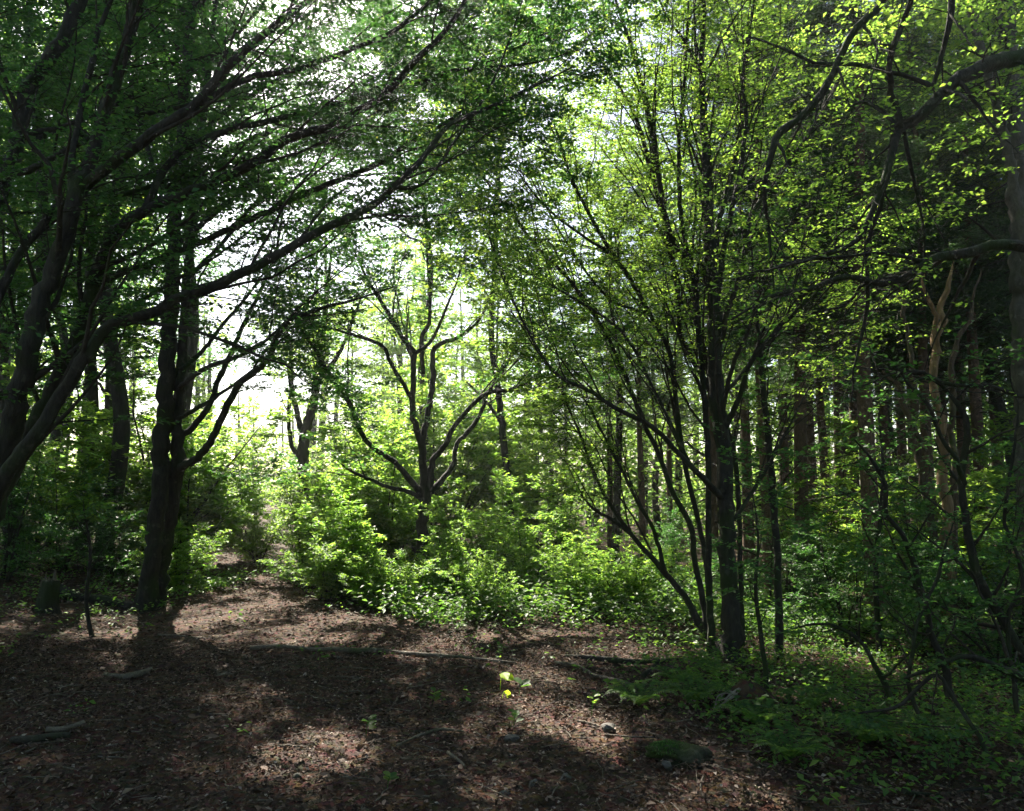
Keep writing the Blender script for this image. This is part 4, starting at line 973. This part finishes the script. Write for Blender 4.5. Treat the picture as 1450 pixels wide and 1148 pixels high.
# the bare leafy strip in front of the right coppice
prob *= np.where(np.hypot(x - 1.9, y - 6.7) < .8, .3, 1)
prob *= np.where((np.abs(x - 1.1) < 1.1) & (np.abs(y - 7.75) < .8), .07, 1)
ok = rng.random(len(x)) < prob
herb_patch(ok.sum(), x[ok], y[ok], .16, .05)
x, y = rng.uniform(-3.9, 4.5, 3200), rng.uniform(8.6, 14, 3200); ok = (x > np.interp(y, PR[:, 1], PR[:, 0]) + .05) & ((y > 9.1) | (x < -.6))
herb_patch(ok.sum(), x[ok], y[ok], .34, .075)
x, y = rng.uniform(1.2, 6, 1500), rng.uniform(4.0, 8.5, 1500); ok = (x > np.interp(y, PR[:, 1], PR[:, 0]) + .35) & (rng.random(1500) < .4 + .6 * (0.5 + .5 * wob(x, y, 1.8)))
herb_patch(ok.sum(), x[ok], y[ok], .2, .05)
x, y = rng.normal(-4.45, .22, 160), rng.normal(11.6, .9, 160)
herb_patch(160, x, y, .16, .06)
gc = link('ground_cover', lf.mesh('ground_cover', 'herb', rnd=True), kind='stuff'); tag(gc, 'low green herbs covering the forest floor beside the path', 'ground cover')

# leaf litter
rng = np.random.default_rng(181)
lf = Acc()
def litter(n, d0, d1, power, smin, smax):
    x, y = wedge(n, d0, d1, power, .72)
    z = HG(x, y) + rng.uniform(0.0, .02, n)
    az = rng.uniform(0, 2 * PI, n)
    ax = np.stack([np.cos(az), np.sin(az), rng.normal(size=n) * .28], 1)
    no = np.array([0, 0, 1.]) + rng.normal(size=(n, 3)) * .5
    ln = rng.uniform(smin, smax, n); leaves(lf, np.stack([x, y, z], 1), ax, no, ln, ln * rng.uniform(.4, .7, n))
litter(90000, 2.9, 8, .75, .012, .034); litter(2500, 3.0, 7.5, .8, .04, .065); litter(38000, 7, 16, .8, .022, .055)
ll = link('leaf_litter', lf.mesh('leaf_litter', 'litter', rnd=True), kind='stuff'); tag(ll, 'brown dead leaves strewn over the path and forest floor', 'leaf litter')
# the largest fallen leaves, singly
protos = []
for k in range(6):
    a = Acc(); n1 = np.array([[0, 0, 0.]]); leaves(a, n1, np.array([[1., 0, .1 * rng.normal()]]), np.array([[.2 * rng.normal(), .2 * rng.normal(), 1.]]), np.array([.052]), np.array([.03]), shape=1)
    a.rt = [np.full(6, .25 + .13 * k)]
    protos.append(a.mesh('fallen_leaf', 'litter', rnd=True))
x, y = wedge(300, 3.5, 6.0, 1.0, .62)
for i in range(300):
    o = link('fallen_leaf', protos[i % 6], ground, (x[i], y[i], float(HG(x[i], y[i])) + .016))
    o.rotation_euler = (rng.normal() * .35, rng.normal() * .35, rng.uniform(0, 6.28)); s_ = rng.uniform(.7, 1.25); o.scale = (s_, s_, s_)
# twigs in the litter
rng = np.random.default_rng(107)
tw = Acc(); n = 2000
x, y = wedge(n, 3.0, 11, .8, .7); az = rng.uniform(0, 2 * PI, n); L = rng.uniform(.04, .2, n) * np.where(rng.random(n) < .08, 2.6, 1); tt = np.linspace(-.5, .5, 4)
xx = x[:, None] + np.cos(az)[:, None] * L[:, None] * tt + rng.normal(size=(n, 4)) * .008; yy = y[:, None] + np.sin(az)[:, None] * L[:, None] * tt
pp = np.stack([xx, yy, HG(xx, yy) + .012], -1)
tubes(tw, pp, np.repeat(rng.uniform(.002, .006, n)[:, None], 4, 1) * np.array([[1, .9, .8, .5]]), 4)
tl_ = link('litter_twigs', tw.mesh('litter_twigs', 'deadwood'), kind='stuff'); tag(tl_, 'thin broken twigs scattered through the leaf litter', 'twigs')

# ------------------------------------------------------------------ fallen branches, stump, stones
def ground_stick(name, label, cat, pts, mat='deadwood', lift=.02, sides=8, side_branches=()):
    w = []
    for px, py, r in pts:
        g = G(px, py); rm = r * g[1] / F; w.append([g[0], g[1], float(HG(g[0], g[1])) + rm * .7 + lift * 0.3, rm])
    o3 = np.array(w[0][:3]); w_ = catmull(w, .06); n_ = len(w_)
    kk = np.arange(0, n_ + 4, 4); w_[:, :2] += np.stack([np.interp(np.arange(n_), kk, rng.normal(size=len(kk)) * .02) for _ in (0, 1)], 1); w_[:, 2] += np.interp(np.arange(n_), kk, rng.normal(size=len(kk)) * .008); w_[:, 3] *= 1 + .2 * np.interp(np.arange(n_), kk, rng.normal(size=len(kk)))
    root = thing(name, label, cat, tuple(o3))
    link('stick', stem_mesh('stick', w_[:, :3], np.maximum(w_[:, 3], .003), mat, o3, sides, .12), root)
    for sb in side_branches:
        ws = []
        for px, py, d, r in sb: ws.append([*P(px, py, d), r * d / F])
        ws = catmull(ws, .05); link('side_branch', stem_mesh('side_branch', ws[:, :3], ws[:, 3], mat, o3, 6, .1), root)
    return root
ground_stick('fallen_branch', 'long thin dark branch lying across the middle of the path', 'branch', [(355, 930, 2.5), (400, 926, 3), (460, 930, 3.2), (530, 927, 3.2), (575, 934, 3), (630, 940, 3), (690, 943, 2.5), (730, 950, 1.5)])
dz = G(880, 965)[1]
ground_stick('fallen_branch', 'forked dead branch lying before the right coppice with a raised tip', 'branch', [(800, 935, 2), (850, 940, 3), (900, 944, 3.4), (945, 943, 2.6), (975, 935, 1.4)], mat='bark',
             side_branches=[[(870, 982, dz, 5), (900, 965, dz, 4), (920, 948, dz + .1, 3), (930, 940, dz + .15, 1.5)]])
ground_stick('fallen_log', 'dark rotting log half sunk in herbs below the forked dead branch', 'log', [(790, 945, 2), (830, 958, 3.2), (880, 972, 3.8), (905, 978, 3)])
ground_stick('fallen_log', 'mossy log lying left of the twin-trunk foot', 'log', [(85, 838, 4), (110, 852, 6), (150, 858, 6.5), (190, 866, 6)], mat='bark')
ground_stick('fallen_log', 'pale short log with a clean top at the lower left', 'log', [(70, 1050, 4.5), (90, 1048, 5), (114, 1046, 4.5)], mat='deadwood')
ground_stick('fallen_log', 'dark longer log beside the pale one at the lower left', 'log', [(5, 1066, 4), (40, 1064, 5), (80, 1062, 4.5), (92, 1061, 3)], mat='bark')
ground_stick('fallen_branch', 'thin bent stick in the right foreground litter', 'branch', [(560, 1070, 1.5), (590, 1058, 2), (625, 1052, 2), (660, 1050, 1.2)])
ground_stick('fallen_branch', 'short straight stick below the bent one', 'branch', [(635, 1080, 2), (648, 1092, 2.2), (655, 1105, 1.5)])
ground_stick('fallen_branch', 'dark curved stick left of the path near the log', 'branch', [(150, 965, 2), (175, 968, 3), (205, 962, 3), (215, 956, 2)])
ground_stick('fallen_branch', 'pale stick among leaves between the twin-trunk tree and the path branch', 'branch', [(225, 905, 1.5), (250, 908, 2), (285, 909, 1.5)])
ground_stick('fallen_branch', 'stick lying in the sun patch at the right foreground', 'branch', [(815, 1030, 2.5), (835, 1032, 3), (850, 1034, 2)])

def blob(name_mesh, rx, ry, rz_, mat, rough=.25, seg=14, seed=0):
    a_ = Acc(); th = np.linspace(0, PI, seg // 2 + 2); ph = np.arange(seg) / seg * 2 * PI
    TH, PH = np.meshgrid(th, ph, indexing='ij')
    d = np.stack([np.sin(TH) * np.cos(PH), np.sin(TH) * np.sin(PH), np.cos(TH)], -1)
    k = 1 + rough * (np.sin(d[..., 0] * 3.1 + seed) * np.cos(d[..., 1] * 2.7 + seed * 2) + .5 * np.sin(d[..., 2] * 5 + d[..., 0] * 4 + seed) + .3 * np.sin(9 * d[..., 1] + 7 * d[..., 0] + seed))
    v = d * k[..., None] * np.array([rx, ry, rz_]); m_ = len(th)
    i, j = np.meshgrid(np.arange(m_ - 1), np.arange(seg), indexing='ij'); j2 = (j + 1) % seg
    a_.add(v, quads=np.stack([i * seg + j, (i + 1) * seg + j, (i + 1) * seg + j2, i * seg + j2], -1).reshape(-1, 4))
    return a_.mesh(name_mesh, mat, smooth=True)

rng = np.random.default_rng(170)
g = G(962, 1082)
mr = thing('mossy_stump', 'low moss-covered lump of wood in the right foreground', 'stump', (g[0], g[1], g[2] + .0), sc=.85)
link('wood', blob('wood', .15, .11, .09, 'bark', .3, 26, 1.0), mr, (.05, -.02, .02))
link('moss_cushion', blob('moss_cushion', .15, .10, .045, 'moss', .4, 28, 2.2), mr, (-.05, .03, .06), label='bright green moss cushion')
lfm = Acc(); nm = 900
th = rng.uniform(0, 2 * PI, nm); q_ = np.sqrt(rng.random(nm)); pm = np.stack([np.cos(th) * q_ * .16 - .05, np.sin(th) * q_ * .11 + .03, .05 + .055 * np.sqrt(np.maximum(0, 1 - q_ ** 2))], 1)
leaves(lfm, pm, np.array([0, 0, 1.]) + rng.normal(size=(nm, 3)) * .5, rng.normal(size=(nm, 3)), rng.uniform(.008, .022, nm), np.full(nm, .006))
link('moss_fronds', lfm.mesh('moss_fronds', 'shaded_leaf', rnd=True), mr, kind='stuff')

g = G(66, 868)
st = thing('tree_stump', 'dark broken stump on the left bank beside the mossy log', 'stump', tuple(g))
w_ = catmull([[g[0], g[1], g[2] - .05, .17], [g[0], g[1], g[2] + .08, .12], [g[0] + .01, g[1], g[2] + .25, .10], [g[0] + .02, g[1], g[2] + .36, .085], [g[0] + .02, g[1], g[2] + .37, .01]], .05)
link('trunk', stem_mesh('trunk', w_[:, :3], w_[:, 3], 'bark', g, 14, .2), st)
for k in range(5):
    an = k * 1.3; p0 = np.array([g[0] + .07 * math.cos(an), g[1] + .07 * math.sin(an), g[2] + .3]); L = rng.uniform(.08, .2)
    link('splinter', stem_mesh('splinter', np.stack([p0, p0 + [0.01, 0, L]]), np.array([.025, .004]), 'deadwood', g, 5, .2), st)

g = G(1055, 1012)
rp = thing('root_plate', 'dark upturned root with bleached root ends right of the mossy stump', 'root', tuple(g))
link('clod', blob('clod', .16, .13, .13, 'soil', .3, 18, 3.3), rp, (.05, 0, .06))
for k in range(7):
    an = rng.uniform(1.2, 4.2); pts = [[g[0], g[1], g[2] + .1, .012]]
    for f in (1, 2, 3): pts.append([g[0] + .1 * f * math.cos(an) + rng.normal() * .03, g[1] - .05 * f + rng.normal() * .02, g[2] + .1 + .06 * f - .025 * f * f + rng.normal() * .02, .011 - .003 * f])
    w_ = catmull(pts, .03); link('root_end', stem_mesh('root_end', w_[:, :3], w_[:, 3], 'bleached', g, 5, .1), rp)

STONES = [((440, 925), .03, 'small pale stone beyond the long branch on the path'), ((862, 1046), .055, 'grey angular stone at the end of the right sun patch'), ((725, 1062), .05, 'brown rounded stone below the lime seedling'),
          ((800, 1120), .035, 'small chip of stone at the bottom right of the path'), ((755, 1128), .028, 'small rounded stone at the bottom, left of the stone chip'), ((945, 1096), .035, 'pale stone in front of the mossy stump'),
          ((715, 1140), .03, 'grey pebble at the bottom edge'), ((245, 895), .025, 'tiny pale stone near the twin-trunk foot'), ((480, 938), .03, 'pale flat stone just in front of the long branch'), ((420, 1115), .025, 'tiny grey pebble in the bottom left litter')]
for i, ((px, py), s_, lab) in enumerate(STONES):
    g = G(px, py); o = link('stone', blob('stone', s_, s_ * .75, s_ * .5, 'stone', .34, 12, i * 1.7), None, (g[0], g[1], float(HG(g[0], g[1])) + s_ * .15)); o.rotation_euler = (.1, .2, i * 1.1)
    tag(o, lab, 'stone', 'stones in the leaf litter')

# ------------------------------------------------------------------ seedlings and ferns
def seedling(label, px, py, h, blades, mat, lsz):
    """py: foot of the stem in the photo"""
    g = G(px, py); g[2] = float(HG(g[0], g[1])); root = thing('seedling', label, 'plant', tuple(g), 'seedlings in the litter')
    w_ = catmull([[0, 0, -.02, .003], [.005, 0, h * .5, .0025], [.015, 0, h, .0018]], .02); link('stem', stem_mesh('stem', w_[:, :3], w_[:, 3], 'herb' if mat != 'lime' else 'lime', (0, 0, 0), 5, 0), root)
    for k in range(blades):
        a_ = Acc(); an = rng.uniform(0, 6.28) + k * 2.2
        leaves(a_, np.array([[.015, 0, h * (1 - .12 * k)]]), np.array([[math.cos(an), math.sin(an) * .6 - .5 * (mat == 'lime'), .35 if mat != 'lime' else -.25]]), np.array([[.1, -.7 if mat == 'lime' else -.1, .8]]), np.array([lsz]), np.array([lsz * .8]), shape=1)
        link('leaf', a_.mesh('leaf', mat, rnd=True), root)
rng = np.random.default_rng(155)
seedling('seedling with one large glowing lime leaf beside the path', 708, 990, .13, 2, 'lime', .105)
seedling('smaller glowing lime seedling just below the larger one', 711, 1000, .05, 1, 'lime', .075)
seedling('green two-leaved seedling right of the glowing lime one', 735, 995, .08, 3, 'herb', .09)
seedling('upright bright seedling at the edge of the right sun patch', 838, 1022, .12, 4, 'shrub_leaf', .05)
seedling('dark seedling below the lime seedlings', 727, 1045, .1, 6, 'herb', .06)
seedling('green seedling alone in the middle of the path', 612, 1005, .09, 7, 'herb', .055)
seedling('dark leafy seedling low in the middle foreground', 518, 1050, .1, 7, 'herb', .055)
seedling('tiny seedling at the bottom of the path', 548, 1128, .05, 5, 'herb', .05)

fr = Acc(); frs = []
def fern_mesh(seed):
    parts = []
    nf = 11
    for k in range(nf):
        a_ = Acc(); az = k / nf * 2 * PI + rng.uniform(-.2, .2); L = rng.uniform(.32, .5); tt = np.linspace(0, 1, 24)
        sp_ = np.stack([math.cos(az) * L * tt, math.sin(az) * L * tt, .42 * L * np.sin(tt * 2.3) + .02], 1)
        tn = nrm(np.gradient(sp_, axis=0)); sidev = nrm(np.cross(tn, [0, 0, 1.])); nn = np.cross(sidev, tn)
        wl = .095 * np.sin(np.clip(tt * 1.05 + .06, 0, 1) * PI) ** .8 + .01
        for sg in (-1, 1):
            leaves(a_, sp_[2:], sidev[2:] * sg + tn[2:] * .35, nn[2:] + rng.normal(size=(22, 3)) * .1, wl[2:], np.full(22, .02))
        tubes(a_, sp_[None], (.003 * (1 - .7 * tt))[None], 4)
        parts.append(a_.mesh('frond', 'herb', rnd=True))
    return parts
FM = [fern_mesh(k) for k in range(2)]
FERNS = [(905, 1005, 0.71, 'soft green fern nearest the right sun patch'), (985, 1000, 0.75, 'fern left of the upturned root'), (1075, 1035, 0.75, 'fern right of the upturned root in the shade'), (1150, 1010, 0.68, 'fern under the crooked scrub on its left'),
         (1120, 1085, 0.68, 'nearest fern at the right of the mossy stump'), (1230, 1060, 0.75, 'fern in front of the crooked scrub'), (1010, 960, 0.52, 'small pale fern at the foot of the right coppice'), (1330, 1060, 0.75, 'fern low at the right edge'), (960, 975, 0.52, 'small fern between dead branch and coppice foot')]
for i, (px, py, sc, lab) in enumerate(FERNS):
    g = G(px, py); root = thing('fern', lab, 'fern', (g[0], g[1], g[2] + .01), 'ferns beside the path', i * 1.9, sc)
    for me in FM[i % 2]: link('frond', me, root)

# ------------------------------------------------------------------ haze
a = Acc()
x0, x1, y0, y1, z0, z1 = -158, 158, -158, 158, -2.6, 18.5
a.add([(x0, y0, z0), (x1, y0, z0), (x1, y1, z0), (x0, y1, z0), (x0, y0, z1), (x1, y0, z1), (x1, y1, z1), (x0, y1, z1)],
      quads=[(0, 3, 2, 1), (4, 5, 6, 7), (0, 1, 5, 4), (1, 2, 6, 5), (2, 3, 7, 6), (3, 0, 4, 7)])
m, nt, out = new_mat('haze')
pv = N(nt, 'ShaderNodeVolumePrincipled'); pv.inputs['Color'].default_value = (.95, .97, 1, 1); pv.inputs['Density'].default_value = 0.0014; pv.inputs['Anisotropy'].default_value = 0.75
nt.links.new(pv.outputs[0], out.inputs['Volume'])
M['haze'] = m
hz = link('haze', a.mesh('haze', 'haze'), kind='stuff'); tag(hz, 'thin sunlit haze hanging in the forest air', 'haze')

print('TRIS', sum(sum(len(p.vertices) - 2 for p in me.polygons) if len(me.polygons) < 20000 else len(me.loops) - 2 * len(me.polygons) for me in bpy.data.meshes))
